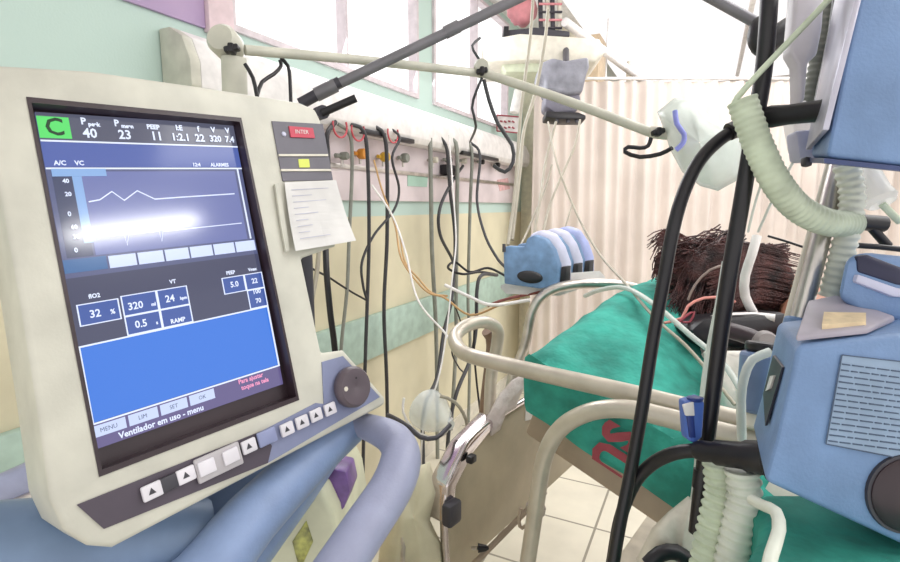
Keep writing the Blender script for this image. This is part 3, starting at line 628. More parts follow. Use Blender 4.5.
mats_ = bslab('mattress', .05, .78, .01, .85, -.125, -.012, M_cream, .025); bslab('mattress', .785, 1.85, .01, .85, -.125, -.012, M_cream, .025)
# headboard plate
def hb(b, z, off=-.2): p_ = B0+A_*off+B_*b; return V((p_.x, p_.y, z))
slab('headboard', [hb(-.05, .835), hb(.0, .90), hb(.10, .945), hb(.86, .97), hb(.93, .88), hb(.93, .60), hb(.12, .585), hb(.0, .52), hb(-.04, .55)], A_*-.03, M_tan, bed, .008)
he = tube('headboard_edge', [hb(-.03, .50), hb(-.055, .68), hb(-.055, .83), hb(.0, .905), hb(.10, .952), hb(.45, .965), hb(.86, .975)], .009, M_chrome, bed, sides=12)
# chrome corner latch and cloth
lt = slab('corner_bracket', [hb(-.07, .76, -.19), hb(-.06, .86, -.19), hb(.02, .93, -.19), hb(.16, .97, -.19), hb(.17, .945, -.19), hb(.05, .90, -.19), hb(-.02, .84, -.19), hb(-.03, .75, -.19)], A_*-.06, M_chrome, bed, .008)
obox('latch', hb(-.055, .79, -.18), A_, B_, Z_, (.03, .05, .06), M_dark, bed, .008)
obox('latch', hb(.02, .905, -.175), A_, B_, Z_, (.02, .025, .02), M_black, bed, .004)
slab('corner_post_panel', [hb(-.15, .74, -.26), hb(-.05, .74, -.26), hb(-.05, .40, -.26), hb(-.15, .46, -.26)], A_*-.02, M_steel, bed, .006)
slab('id_sticker', [hb(.335, .935, -.197), hb(.44, .915, -.197), hb(.44, .875, -.197), hb(.335, .895, -.197)], A_*-.003, M_white, bed)
# legs & base
for s in (.1, 1.7):
    for b in (.1, .76):
        p_ = B0+A_*s+B_*b; cyl('leg', V((p_.x, p_.y, .1)), V((p_.x, p_.y, .42)), .022, M_cream, bed, 16)
        cyl('caster', V((p_.x, p_.y-.015, .05)), V((p_.x, p_.y+.015, .05)), .05, M_black, bed, 20, .006)
pb = [B0+A_*s+B_*b for s, b in ((.05, .06), (1.8, .06), (1.8, .80), (.05, .80))]
slab('base_frame', [V((q.x, q.y, .40)) for q in pb], V((0, 0, .06)), M_cream, bed, .01)
for s in (.55, 1.3): p_ = B0+A_*s+B_*.43; cyl('lift_column', V((p_.x, p_.y, .45)), V((p_.x, p_.y, .73 if s > 1 else .82)), .045, M_steel, bed, 16)
# rails
def rp(u, v, b): q = onp(u, v, B0+B_*b, B_); return (u, v, (q-CAM).dot(Fw))
r1 = ptube('long_rail', [(489, 440, 1.50), (491, 380, 1.50), (497, 345, 1.48), (497, 329, 1.46), (484, 322, 1.42), (466, 326, 1.36), (455, 337, 1.31), (461, 351, 1.24)] + [rp(u, v, -.075) for u, v in ((482, 359), (540, 373), (620, 391), (700, 411), (790, 434), (880, 458))], .0175, M_rail, bed, sides=18, step=.01)
ptube('arch_rail', [rp(u, v, -.13) for u, v in ((515, 640), (528, 560), (537, 500), (545, 456), (561, 428), (590, 412), (625, 409), (665, 417), (720, 432), (800, 452))], .0165, M_rail, bed, sides=18, step=.01)
ptube('far_rail', [(500, 440, 1.75), (512, 380, 1.75), (525, 345, 1.74), (532, 312, 1.73), (545, 294, 1.72), (570, 285, 1.72), (610, 284, 1.74), (650, 291, 1.78), (720, 305, 1.8)], .0165, M_steel, bed, sides=16, step=.012)
ptube('far_post', [(481, 455, 1.95), (486, 400, 1.95), (492, 345, 1.95), (487, 331, 1.93)], .022, mat('post_brown', '8a7466', .45, .3), bed, sides=14)
cyl('rail_collar', P(535, 512, 1.085), P(536, 506, 1.084), .021, M_steel, bed, 18)
ptube('release_hook', [(521, 508, 1.09), (519, 522, 1.09), (522, 528, 1.09), (530, 522, 1.08)], .004, M_tan2, bed)
cyl('cross_rod', P(473, 565, 1.35), P(545, 492, 1.55), .008, M_tan2, bed, 10)
t = thing('rubber_stop', P(484, 548, 1.35), 'small black rubber stop under the lower edge of the headboard', 'stop')
lathe('cone', P(478, 548, 1.36), Rt, [(0, .012), (.02, .008), (.028, .004)], M_black, t); cyl('screw_stud', P(472, 548, 1.37), P(478, 548, 1.36), .005, M_steel, t, 8)

# green sheet draped over mattress and pillow
def sheet():
    NS, NB = 90, 60; vs = []; fs = []
    def top(s, b):
        x = max(0, min(1, s/.42)); bump = .135*(math.sin(math.pi*min(1, x*.75+.28)))**1.1 if s < .42 else 0
        y = max(0, min(1, b/.85)); bump *= .12+.88*math.sin(math.pi*min(1, y*.68))**1.2
        h = .004+bump + .008*noise.noise(V((s*9, b*9, 1))) + .024*noise.noise(V((s*3.5+b*5, b*2, 4))) + .016*(1-abs(noise.noise(V((s*11+b*7, b*5-s*3, 7))))*3)*(.3+noise.noise(V((s*4, b*4, 9))))
        h -= .03*math.exp(-s*40) + .02*math.exp(-b*50)
        return h
    prof = []
    # across profile: near side hem -> up -> top -> far side
    bb = [(-.006, -.134), (-.012, -.120), (-.012, -.09), (-.012, -.06), (-.010, -.03), (-.004, -.008)] + [(i/NB*.86, None) for i in range(NB+1)] + [(.866, -.02), (.87, -.07), (.872, -.12)]
    for th_ in (0, .0025):
        for i in range(-3, NS+1):
            s = max(i, 0)/NS*.76
            for b, h in bb:
                wig = .012*noise.noise(V((s*7, (h or 0)*12, b*3)))
                if h is None: hh = top(s, b)
                else: hh = h; b = b+wig*(1 if b > .4 else -1)
                ss = s+(.76-s)/.76*max(0, -hh)*.42
                if i < 0:
                    hh = min(hh, -.02) if i == -1 else (min(hh, -.07) if i == -2 else min(hh, -.12)); ss = -.012-.004*wig+max(0, -hh)*.42
                vs.append(bedp(ss, b, hh-th_))
    W = len(bb); H = NS+4; o2 = W*H
    for i in range(H-1):
        for j in range(W-1):
            q = i*W+j; fs += [[q, q+1, q+W+1, q+W], [q+o2, q+W+o2, q+W+1+o2, q+1+o2]]
    return link('bed_sheet', vs, fs, M_green, smooth=True, autos=60)
bs = tag(sheet(), 'wrinkled green sheet over the raised bed back, printed SUS on its near side', 'sheet')
for s_, hh_, cl_ in (('S', -.056, None), ('U', -.114, -.134)):
    vs, fs = place_text(s_, B0+As*.248+Ns*hh_-B_*.024, -Ns, As, .094, .0045, sx=1.0)
    bm = bmesh.new(); bvs = [bm.verts.new(v) for v in vs]
    for f in fs:
        try: bm.faces.new([bvs[i] for i in f])
        except ValueError: pass
    if cl_ is not None:
        bmesh.ops.bisect_plane(bm, geom=bm.verts[:]+bm.edges[:]+bm.faces[:], plane_co=B0+As*.2+Ns*cl_, plane_no=-Ns, clear_outer=True)
    bm.verts.index_update(); vs = [v.co.copy() for v in bm.verts]; fs = [[v.index for v in f.verts] for f in bm.faces]; bm.free()
    link('printed_letter', vs, fs, M_red, bs)
# white transparent strap over the sheet
tag(ptube('suction_tube', [(585, 296, 1.62), (600, 290, 1.52), (625, 288, 1.42), (655, 305, 1.27), (690, 335, 1.17), (722, 362, 1.08), (745, 396, 1.0)], .0065, M_tube), 'clear tube lying slantwise over the green sheet', 'tube')
pw = tag(blob('pillow', bedp(.20, .52, .03)+V((.06, .05, .0)), As, B_, Ns, (.22, .30, .055), M_wcloth, f=lambda d: 1+.04*noise.noise(d*3)), 'white pillow under the patient head', 'pillow')

# ================================================================= PATIENT
pt_base = bedp(.75, .45, .06)
pat = thing('patient', pt_base, 'person with long dark hair lying in the raised bed, seen from behind the head', 'person')
HC = P(742, 276, 1.50); ha = (As+V((0, 0, .12))).normalized()      # head centre, axis crown -> chin
hn = (B_*.85+Ns*.55).normalized(); hl = ha.cross(hn).normalized(); hn = hl.cross(ha).normalized()
# continuous body (skin modifier), lying along the bed
def body():
    J = {}; vs = []; es = []; rs = []
    def jv(p, r): vs.append(p); rs.append(r); return len(vs)-1
    pel = jv(bedp(1.02, .45, .13), (.15, .10)); ab = jv(bedp(.86, .45, .14), (.135, .10)); ch = jv(bedp(.62, .46, .14), (.16, .11)); up_ = jv(bedp(.48, .46, .15), (.14, .09))
    nk = jv(HC+ha*.17-hn*.03, (.055, .055)); hd_ = jv(HC+ha*.06, (.06, .07))
    es += [(pel, ab), (ab, ch), (ch, up_), (up_, nk), (nk, hd_)]
    for sg_ in (-1, 1):
        sh_ = jv(bedp(.47, .46+sg_*.17, .14), (.062, .062)); el = jv(bedp(.76, .46+sg_*.25, .12), (.042, .042)); wr = jv(bedp(.98, .46+sg_*.20, .15), (.029, .026)); ha_ = jv(bedp(1.06, .46+sg_*.18, .15), (.038, .018))
        es += [(up_, sh_), (sh_, el), (el, wr), (wr, ha_)]
        for fk in range(5):
            p0 = jv(bedp(1.10+(.0 if fk else -.03), .46+sg_*(.145+.018*fk), .155), (.009, .009)); p1 = jv(bedp(1.15+(.0 if fk else -.03)-.005*abs(fk-2), .46+sg_*(.14+.019*fk), .15), (.008, .008)); es += [(ha_, p0), (p0, p1)]
        hp_ = jv(bedp(1.10, .45+sg_*.09, .12), (.095, .09)); kn_ = jv(bedp(1.46, .45+sg_*.12, .15), (.062, .06)); an = jv(bedp(1.78, .45+sg_*.12, .12), (.040, .040)); ft = jv(bedp(1.82, .45+sg_*.13, .22), (.04, .03))
        es += [(pel, hp_), (hp_, kn_), (kn_, an), (an, ft)]
    me = bpy.data.meshes.new('body'); me.from_pydata([v-pt_base for v in vs], es, [])
    o = bpy.data.objects.new('body', me); C.objects.link(o)
    md = o.modifiers.new('skin', 'SKIN'); lay = me.skin_vertices[0] if me.skin_vertices else None
    bpy.context.view_layer.update()
    if lay is None:
        bm = bmesh.new(); bm.from_mesh(me); bm.verts.layers.skin.verify(); bm.to_mesh(me); bm.free(); lay = me.skin_vertices[0]
    for i, r in enumerate(rs): lay.data[i].radius = r
    lay.data[0].use_root = True
    sb = o.modifiers.new('sub', 'SUBSURF'); sb.levels = 2; sb.render_levels = 2
    bpy.context.view_layer.update()
    m2 = bpy.data.meshes.new_from_object(o.evaluated_get(bpy.context.evaluated_depsgraph_get())); bpy.data.objects.remove(o)
    vv = [v.co+pt_base for v in m2.vertices]; ff = [list(p.vertices) for p in m2.polygons]; bpy.data.meshes.remove(m2)
    # head with face joined into the same mesh
    SEG = 40; RR = 24; o0 = len(vv)
    for i in range(RR+1):
        for k in range(SEG):
            t1 = math.pi*i/RR; ph = 2*math.pi*k/SEG
            d = V((math.sin(t1)*math.cos(ph), math.sin(t1)*math.sin(ph), math.cos(t1)))   # x: to face, y: side, z: to crown
            r = V((d.x*.098, d.y*.077, d.z*.12))
            g = lambda cx, cy, cz, w_: math.exp(-((d.x-cx)**2+(d.y-cy)**2+(d.z-cz)**2)/w_)
            nose = .030*g(.95, 0, -.25, .018)+.016*g(.98, 0, 0, .02); eye = -.010*(g(.85, .42, .08, .02)+g(.85, -.42, .08, .02)); lip = .008*g(.85, 0, -.58, .015); chin = .014*g(.6, 0, -.88, .05)
            ear = .018*(g(-.1, .98, -.1, .02)+g(-.1, -.98, -.1, .02))
            r += V((nose+eye+lip+chin, (ear if d.y > 0 else -ear), 0))
            if d.z < -.3: r.y *= 1-.25*(-d.z-.3); 
            vv.append(HC+hn*r.x+hl*r.y-ha*r.z)
    for i in range(RR):
        for k in range(SEG):
            a = o0+i*SEG+k; b = o0+i*SEG+(k+1) % SEG; ff.append([a, b, b+SEG, a+SEG])
    return link('body', vv, ff, M_skin, pat, smooth=True)
body()
# hair cap and long strands spread over the pillow
def cap_f(d): return 1+.05*noise.noise(d*6)+.03*noise.noise(d*14)
hc = blob('hair', HC-ha*.01-hn*.03, hn, hl, -ha, (.112, .118, .150), M_hair, pat, f=cap_f, seg=36)
def strands(n, fn, r, name='hair_strands'):
    lst = []
    for k in range(n): lst.append(sweep(fn(k/n), r, step=.04, sides=4))
    return multi(name, lst, M_hair, hc)
def spread(f):
    a = random.random(); c0 = HC-ha*(.02+.08*random.random())+hl*random.uniform(-.1, .1)+hn*random.uniform(-.02, .09)
    u = random.uniform(655, 715); v = 240+random.uniform(0, 75)+(715-u)*.05; e = P(u, v, 1.42+random.uniform(-.08, .14))
    mid = c0.lerp(e, .5)+V((0, 0, random.uniform(.0, .03))); return [c0, mid, e]
strands(900, spread, lambda f: .0024-.0012*f)
def top_str(f):
    u = random.uniform(668, 715); e = P(u, random.uniform(296, 322), 1.36+random.uniform(-.04, .1)); c0 = P(random.uniform(700, 790), random.uniform(243, 262), 1.45+random.uniform(-.05, .06))
    return [c0, P((u*1.2+c0.x*0+740*.8)/2, 266+random.uniform(-14, 16), 1.40), e]
strands(560, top_str, lambda f: .0022-.0011*f)
def side_str(f):
    u = random.uniform(705, 735); v = random.uniform(245, 312); return [P(u, v, 1.345), P(u+28, v*.9+22, 1.335), P(u+random.uniform(50, 75), v*.85+45, 1.37)]
strands(380, side_str, lambda f: .0022-.001*f)
def wisp(f):
    a = P(random.uniform(668, 690), random.uniform(238, 252), 1.43); u = random.uniform(646, 662); v = random.uniform(232, 250); e = P(u, v+random.uniform(0, 14), 1.43)
    return [a, P((u+676)/2, min(v, 243)-4, 1.43), e]
strands(34, wisp, lambda f: .003-.0018*f)
def wisp2(f):
    a = P(random.uniform(662, 678), random.uniform(246, 262), 1.43); return [a, P(random.uniform(654, 662), random.uniform(252, 262), 1.42), P(random.uniform(651, 662), random.uniform(268, 284), 1.42)]
strands(26, wisp2, lambda f: .003-.0018*f)
blob('hair_bun', P(700, 276, 1.44), Rt, Fw, Up, (.105, .09, .078), M_hair, hc, f=lambda d: 1+.10*noise.noise(d*5)+.04*noise.noise(d*13), seg=32)
# blanket over the body
def blanket():
    NS, NB = 50, 40; vs = []; fs = []
    for th_ in (0, .003):
        for i in range(NS+1):
            s = .50+i/NS*1.34
            for j in range(NB+1):
                b = -.03+j/NB*.94; y = (b-.45)/.36
                h = .03+.25*min(1, .55+(s-.5)*3)*math.exp(-y*y*1.1) + .010*noise.noise(V((s*8, b*8, 0)))
                if j == 0 or j == NB: h = -.10
                if j == 1 or j == NB-1: h = -.02
                vs.append(bedp(s, b, h-th_))
    W = NB+1; o2 = W*(NS+1)
    for i in range(NS):
        for j in range(NB):
            q = i*W+j; fs += [[q, q+1, q+W+1, q+W], [q+o2, q+W+o2, q+W+1+o2, q+1+o2]]
    return link('blanket', vs, fs, M_wcloth, smooth=True)
tag(blanket(), 'white blanket covering the patient from the chest down, behind the right-hand pump', 'blanket')
# face-side tubes
tag(ptube('breathing_tube', [(757, 236, 1.20), (752, 254, 1.20), (745, 276, 1.22), (745, 296, 1.24), (754, 314, 1.26)], .0105, M_white), 'short white curved breathing tube in front of the dark hair', 'tube')
tag(ptube('head_strap', [(700, 322, 1.25), (725, 317, 1.23), (755, 316, 1.22), (775, 318, 1.2)], .009, M_white), 'white strap running level below the dark hair', 'strap')
tag(ptube('sensor_wire', [(664, 323, 1.25), (682, 318, 1.25), (688, 306, 1.25), (704, 298, 1.25), (726, 298, 1.24), (735, 302, 1.24)], .0035, mat('salmon_wire', 'd98f84', .5)), 'salmon pink wire looping below the dark hair', 'wire')
tag(ptube('sensor_wire', [(675, 326, 1.24), (686, 316, 1.24), (694, 312, 1.24), (690, 322, 1.24), (682, 322, 1.24)], .003, M_red), 'small red wire knot at the sheet edge below the hair', 'wire')
tag(ptube('feeding_line', [(688, 300, 1.28), (695, 285, 1.28), (710, 270, 1.27), (735, 262, 1.27)], .003, mat('taupe_line', '8d7c74', .4)), 'thin taupe line arching over the dark hair', 'tube')
t = thing('black_headrest', P(745, 345, 1.15), 'black padded block with a round knob below the patient head', 'headrest')
pslab('pad', [(705, 318), (790, 312), (792, 342), (760, 352), (700, 346), (690, 330)], 1.2, Fw*.12, M_black, t, bev=.015)
ptube('grip', [(728, 330, 1.12), (748, 336, 1.10), (765, 344, 1.08)], .018, M_brown, t, sides=16); lathe('knob', P(763, 345, 1.05), -Fw+Up*.3, [(0, .024), (.012, .028), (.02, .02)], mat('knob_grey', '77706f', .4), t)
tag(slab('towel_fold', [P(*q) for q in ((705, 352, 1.15), (760, 352, 1.12), (752, 376, 1.08), (720, 378, 1.10))], Fw*.03, M_wcloth, bev=.01), 'folded white towel beside the black headrest', 'towel')
sb_ = thing('suction_bottle', P(752, 425, .80), 'slate blue upright bottle with a black cap left of the large blue pump', 'bottle')
cyl('body', P(758, 412, .80), P(762, 352, .80), .030, mat('slate_blue', '6d81a6', .35), sb_, 24, .006); cyl('cap', P(762, 352, .80), P(763, 342, .80), .024, M_black, sb_, 20, .004)
cyl('lower_cup', P(756, 432, .79), P(758, 412, .80), .022, M_cream, sb_, 20, .004)
tag(ptube('clear_hose', [(770, 352, .74), (752, 360, .74), (744, 378, .74), (741, 400, .74), (742, 440, .74)], .0065, M_tube), 'clear hose curving down beside the slate blue bottle', 'hose')
tag(ptube('clear_hose', [(728, 262, .9), (722, 300, .9), (712, 350, .9), (706, 395, .88), (700, 470, .86), (696, 505, .85)], .010, M_tube), 'wide clear hose hanging beside the thick black cable', 'hose')

# ================================================================= HANGING LINES
for px, lb, r in (([(548, 10, 2.2), (545, 40, 2.2), (536, 90, 2.2), (524, 130, 2.1), (520, 170, 2.0), (512, 240, 1.85)], 'pale infusion line hanging from above the shelf, long strand', .009),
               ([(535, -30, 2.0), (530, 40, 2.0), (521, 110, 1.95), (515, 190, 1.9), (508, 245, 1.8)], 'infusion line crossing the far wall column', .008),
               ([(548, 122, 2.3), (556, 160, 2.1), (575, 210, 1.9), (598, 252, 1.7), (626, 284, 1.45), (655, 318, 1.24), (690, 350, 1.11), (735, 405, .99)], 'grey line running from the wrapped unit down over the green sheet', .005),
               ([(580, 120, 2.3), (575, 145, 2.2), (560, 180, 2.1), (550, 205, 2.0), (543, 232, 1.85)], 'grey line slanting left from the wrapped unit to the infusion pumps', .006),
               ([(556, 122, 2.3), (546, 160, 2.2), (540, 200, 2.0), (534, 236, 1.85)], 'pale line hanging from the wrapped unit to the nearest infusion pump', .007),
               ([(572, 205, 2.0), (566, 225, 1.9), (562, 238, 1.85)], 'short tan line entering the top of the infusion pumps', .004),
               ([(552, 165, 2.2), (544, 192, 2.1), (528, 230, 1.9), (520, 246, 1.8)], 'second pale line ending at the nearest infusion pump', .005)):
    tag(ptube('infusion_line', px, r*.8, M_ltube, sides=8), lb, 'tube', 'infusion lines')
for px, lb in (([(800, 150, .75), (775, 195, .8), (758, 232, .85)], 'thin clear line slanting behind the corrugated tube, right strand'), ([(768, 165, .8), (756, 200, .85), (748, 232, .9)], 'thin clear line behind the corrugated tube, left strand')):
    tag(ptube('infusion_line', px, .002, M_tube, sides=6), lb, 'tube', 'infusion lines')
tag(ptube('feeding_line', [(768, 236, .9), (785, 241, .88), (800, 246, .86), (812, 250, .85)], .002, M_black), 'short thin black wire near the steel post above the hair', 'wire')

# hanging plastic bag on the arm
bg = thing('plastic_bag', P(700, 192, 1.05), 'pale translucent plastic bag with a blue drawstring at the tip of the cream arm', 'bag')
def bagm():
    out = [(657, 112), (674, 98), (692, 98), (712, 118), (735, 128), (746, 150), (742, 178), (718, 191), (700, 186), (682, 172), (670, 150), (664, 130)]
    cx = sum(q[0] for q in out)/len(out); cy = sum(q[1] for q in out)/len(out); n = len(out); vs = []; fs = []
    rings = [(.0, .07), (.35, .065), (.65, .05), (.88, .025), (1.0, 0)]
    fine = []
    for i in range(n):
        a = out[i]; b = out[(i+1) % n]
        for k in range(3): fine.append((a[0]+(b[0]-a[0])*k/3, a[1]+(b[1]-a[1])*k/3))
    N2 = len(fine)
    for sd in (1, -1):
        for f, dep in rings:
            for (x, y) in fine:
                px_, py_ = cx+(x-cx)*max(f, .01), cy+(y-cy)*max(f, .01)
                vs.append(P(px_, py_, 1.05-sd*dep*(1+.35*noise.noise(V((px_*.05, py_*.05, sd))))))
    for sd in range(2):
        o0 = sd*len(rings)*N2
        for j in range(len(rings)-1):
            for i in range(N2): q = o0+j*N2+i; q2 = o0+j*N2+(i+1) % N2; fs.append([q, q2, q2+N2, q+N2])
    return link('film', vs, fs, M_frost, bg, smooth=True)
bagm()
ptube('drawstring', [(675, 111, .985), (677, 124, .98), (684, 134, .975), (683, 143, .975), (676, 150, .98)], .0048, mat('ribbon_blue', '8a90d8', .5), bg)
tag(ptube('arm_cable', [(651, 138, 1.04), (648, 146, 1.04), (640, 148, 1.04), (628, 147, 1.04), (625, 152, 1.04), (640, 157, 1.02), (660, 154, 1.0), (672, 148, .98)], .0042, M_black), 'black wire looping below the tip of the cream arm', 'cable', 'cables hanging from the cream arm')

# hanging mask at the wall, left of the headboard
mk = thing('oxygen_mask', P(440, 452, 1.5), 'clear plastic cup mask hanging in front of the wall left of the headboard', 'mask')
lathe('cup', P(425, 408, 1.55), (P(450, 425, 1.45)-P(425, 408, 1.55)), [(0, .045), (.01, .062), (.05, .055), (.09, .035), (.11, .016), (.13, .014)], M_clear, mk, 24)
ptube('rim_strap', [(404, 398, 1.5), (403, 412, 1.5), (412, 428, 1.5), (428, 437, 1.5), (445, 434, 1.48), (452, 418, 1.48)], .004, M_white, mk)
ptube('elastic', [(440, 396, 1.5), (455, 402, 1.5), (466, 420, 1.5), (467, 442, 1.5), (462, 452, 1.5)], .005, M_ltube, mk)
tag(ptube('power_cable', [(388, 415, 1.45), (398, 420, 1.4), (410, 428, 1.35), (420, 437, 1.35), (436, 438, 1.35), (450, 425, 1.4)], .006, M_dark), 'grey cable curving around the clear cup mask', 'cable')
# draped pale bag bottom center
def drape(name, px, t, dep, m, label, cat, amp=.02):
    out = px; cx = sum(q[0] for q in out)/len(out); cy = sum(q[1] for q in out)/len(out); n = len(out); fine = []; vs = []; fs = []
    for i in range(n):
        a = out[i]; b = out[(i+1) % n]
        for k in range(4): fine.append((a[0]+(b[0]-a[0])*k/4, a[1]+(b[1]-a[1])*k/4))
    N2 = len(fine); rings = [0.01, .25, .5, .75, .92, 1.0]
    for sd in (1, -1):
        for f in rings:
            for (x, y) in fine:
                a, b = cx+(x-cx)*f, cy+(y-cy)*f
                vs.append(P(a, b, t-sd*dep*math.sqrt(max(0, 1-f*f))-amp*(1 if f < 1 else 0)*noise.noise(V((a*.06, b*.03, 3.3)))))
    for sd in range(2):
        o0 = sd*len(rings)*N2
        for j in range(len(rings)-1):
            for i in range(N2): q = o0+j*N2+i; q2 = o0+j*N2+(i+1) % N2; fs.append([q, q2, q2+N2, q+N2])
    return tag(link(name, vs, fs, m, smooth=True), label, cat)
drape('cloth_bag', [(404, 452), (418, 466), (430, 462), (438, 490), (430, 520), (442, 545), (448, 620), (372, 620), (380, 545), (388, 500), (398, 478)], 1.35, .06, mat('bag_cream', 'cfc8ae', .7, var=.08, scale=8, bump=.5, bscale=16), 'crumpled cream bag hanging between the push handle and the headboard', 'bag')
drape('crumpled_film', [(486, 418), (499, 394), (512, 380), (526, 372), (530, 380), (521, 394), (516, 408), (506, 414), (500, 430), (489, 438)], 1.46, .02, mat('film_pinkish', 'd9cbc8', .3, var=.15, scale=18, bump=1, bscale=40, alpha=.8, c2='f0e8e8'), 'crumpled pinkish clear film stuffed between the headboard top and the green sheet', 'plastic film')
drape('clear_wrap', [(652, 528), (668, 512), (688, 496), (706, 506), (716, 540), (730, 580), (700, 620), (640, 620), (636, 560)], .86, .05, mat('wrap_cream', 'ddd6c8', .4, var=.08, scale=14, bump=.7, bscale=24, alpha=.85), 'crumpled clear and cream plastic wrap at the bottom beside the corrugated tubes', 'plastic wrap')
drape('towel_heap', [(718, 352), (742, 356), (765, 372), (758, 408), (748, 440), (722, 436), (716, 400), (714, 370)], 1.10, .02, M_wcloth, 'white towel lying over the edge of the bed behind the thick black cable', 'towel')

# ================================================================= BLACK CABLES AND CORRUGATED TUBES (foreground right)
bc = thing('black_hose', P(612, 562, .62), 'thick black hose arching from a clamp at the upper pump down past the SUS print', 'hose')
ptube('hose', [(742, 127, .62), (722, 138, .62), (700, 160, .62), (684, 192, .62), (673, 230, .62), (664, 280, .63), (653, 340, .64), (642, 410, .65), (631, 470, .66), (619, 530, .66), (609, 590, .66)], .0078, M_rub, bc, sides=16, step=.008)
ptube('end_fitting', [(729, 132, .618), (745, 125, .618)], .0105, M_black, bc, sides=16, straight=True)
bc2 = thing('black_bar_hose', P(694, 530, .60), 'thick straight black hose hanging from the top edge to the crumpled wrap', 'hose')
ptube('hose', [(771, -40, .56), (768, 20, .56), (763, 75, .57), (752, 140, .58), (742, 200, .59), (730, 270, .60), (720, 340, .61), (711, 410, .62), (702, 480, .63), (696, 532, .64)], .0088, M_rub, bc2, sides=16, step=.012)
cyl('collar', P(703, 470, .63), P(701, 488, .63), .0105, M_black, bc2, 16)
cl3 = thing('black_connector_hose', P(700, 480, .6), 'black hose with a thick plug running to the lower blue pump', 'hose')
ptube('hose', [(612, 565, .69), (620, 520, .68), (634, 484, .67), (652, 464, .65), (675, 453, .62), (700, 450, .60)], .0082, M_rub, cl3, sides=16, step=.008)
lathe('plug', P(694, 450, .60), P(765, 458, .55)-P(694, 450, .60), [(0, .009), (.008, .012), (.02, .0115), (.024, .014), (.05, .0145), (.055, .017), (.072, .018), (.074, .022), (.084, .022)], M_black, cl3, 24)
cx_ = thing('upper_connector', P(800, 120, .55), 'short fat black connector sticking out left of the upper blue pump', 'connector')
lathe('body', P(760, 118, .58), P(836, 109, .52)-P(760, 118, .58), [(0, .010), (.012, .012), (.03, .0105), (.06, .0110), (.066, .015), (.082, .015)], M_black, cx_, 24)
cyl('tip', P(745, 120, .60), P(762, 118, .58), .007, M_rub, cx_, 14)
corr = tag(ptube('corrugated_tube', [(742, 100, .56), (748, 118, .56), (760, 150, .56), (776, 182, .56), (798, 208, .57), (826, 222, .58), (852, 224, .60)], .0148, M_corr, sides=20, corr=(.0065, .035)), 'pale green corrugated breathing tube sloping down to the right in front of the steel post', 'breathing tube', 'corrugated breathing tubes')
tag(ptube('corrugated_tube', [(846, 165, .60), (852, 195, .60), (848, 228, .60), (840, 262, .61), (831, 296, .62)], .0125, M_corw, sides=20, corr=(.009, .09)), 'grey-white corrugated tube hanging between the two blue pumps', 'breathing tube', 'corrugated breathing tubes')
tag(ptube('corrugated_tube', [(720, 462, .60), (722, 490, .60), (716, 520, .60), (708, 560, .60), (700, 620, .60)], .018, M_corr, sides=20, corr=(.010, .09)), 'wide pale green corrugated tube at the bottom, left of the pair', 'breathing tube', 'corrugated breathing tubes')
tag(ptube('corrugated_tube', [(742, 470, .57), (744, 495, .57), (738, 530, .57), (730, 570, .57), (722, 620, .57)], .017, M_corw, sides=20, corr=(.010, .09)), 'wide white corrugated tube at the bottom, right of the pair', 'breathing tube', 'corrugated breathing tubes')
tag(ptube('white_pipe', [(752, 500, .50), (764, 506, .48), (776, 512, .46), (779, 530, .43), (771, 556, .40), (762, 600, .37)], .0052, M_corw), 'smooth white tube bending down beside the green cloth', 'tube')
tag(ptube('thin_rigid_tube', [(836, -8, .52), (800, 30, .54), (760, 72, .55), (737, 98, .56), (735, 106, .56), (742, 112, .56)], .0032, M_corr), 'thin pale tube slanting across to the top of the corrugated tube', 'tube')
bcl = thing('tube_clip', P(702, 440, .66), 'small blue clip with a white mark holding the clear hose', 'clip')
pslab('body', [(685, 402), (703, 397), (705, 404), (703, 438), (695, 444), (688, 440)], .60, Fw*.02, mat('clip_blue', '4f6fbe', .4), bcl, bev=.003)
pslab('dark_front', [(687, 415), (694, 414), (696, 438), (690, 438)], .598, Fw*.004, mat('clip_navy', '25387e', .4), bcl, bev=.001); pslab('white_mark', [(683, 405), (694, 402), (695, 416), (686, 416)], .597, Fw*.004, M_white, bcl, bev=.001)
lathe('opening', P(695, 401, .605), Up, [(0, .008), (.004, .0095), (.005, .008)], mat('clip_navy', '25387e', .4), bcl)

# ================================================================= BLUE PUMPS, POST, TROLLEY
gt = thing('draped_trolley', V((.36, .40, 0)), 'trolley covered by a green cloth under the large blue pump', 'trolley')
c0 = P(775, 519, .55); 
def gcloth():
    zt = P(800, 540, .5).z
    cs = [P(764, 520, .58), P(790, 640, .33), P(1050, 640, .33), P(1010, 530, .58)]; pts = [V((c.x, c.y, zt)) for c in cs]
    vs = []; fs = []; N2 = 40; per = []
    for i in range(4):
        for k in range(10): per.append(pts[i].lerp(pts[(i+1) % 4], k/10))
    cc = sum(pts, V())/4; zs = [zt, zt-.01, zt-.1, zt-.3, zt-.5, zt-.8]
    for j, z in enumerate(zs):
        for i, p in enumerate(per):
            d = (p-cc).normalized(); vs.append(V((p.x, p.y, z))+V((d.x, d.y, 0))*(.012*j**.5+.012*math.sin(i*1.9)*min(1, j/2)))
    vs.append(V((cc.x, cc.y, zt)))
    for j in range(len(zs)-1):
        for i in range(N2): q = j*N2+i; q2 = j*N2+(i+1) % N2; fs.append([q, q2, q2+N2, q+N2])
    for i in range(N2): fs.append([i, (i+1) % N2, len(vs)-1])
    link('cloth', vs, fs, M_green, gt, smooth=True, autos=60)
    for p in pts:
        q = cc.lerp(p, .85); cyl('leg', V((q.x, q.y, .0)), V((q.x, q.y, zt-.01)), .012, M_steel, gt, 12)
    return zt
zt_ = gcloth()
lp = thing('lower_blue_pump', P(840, 520, .52), 'large blue medical device with a grey text label and round black port', 'medical device')
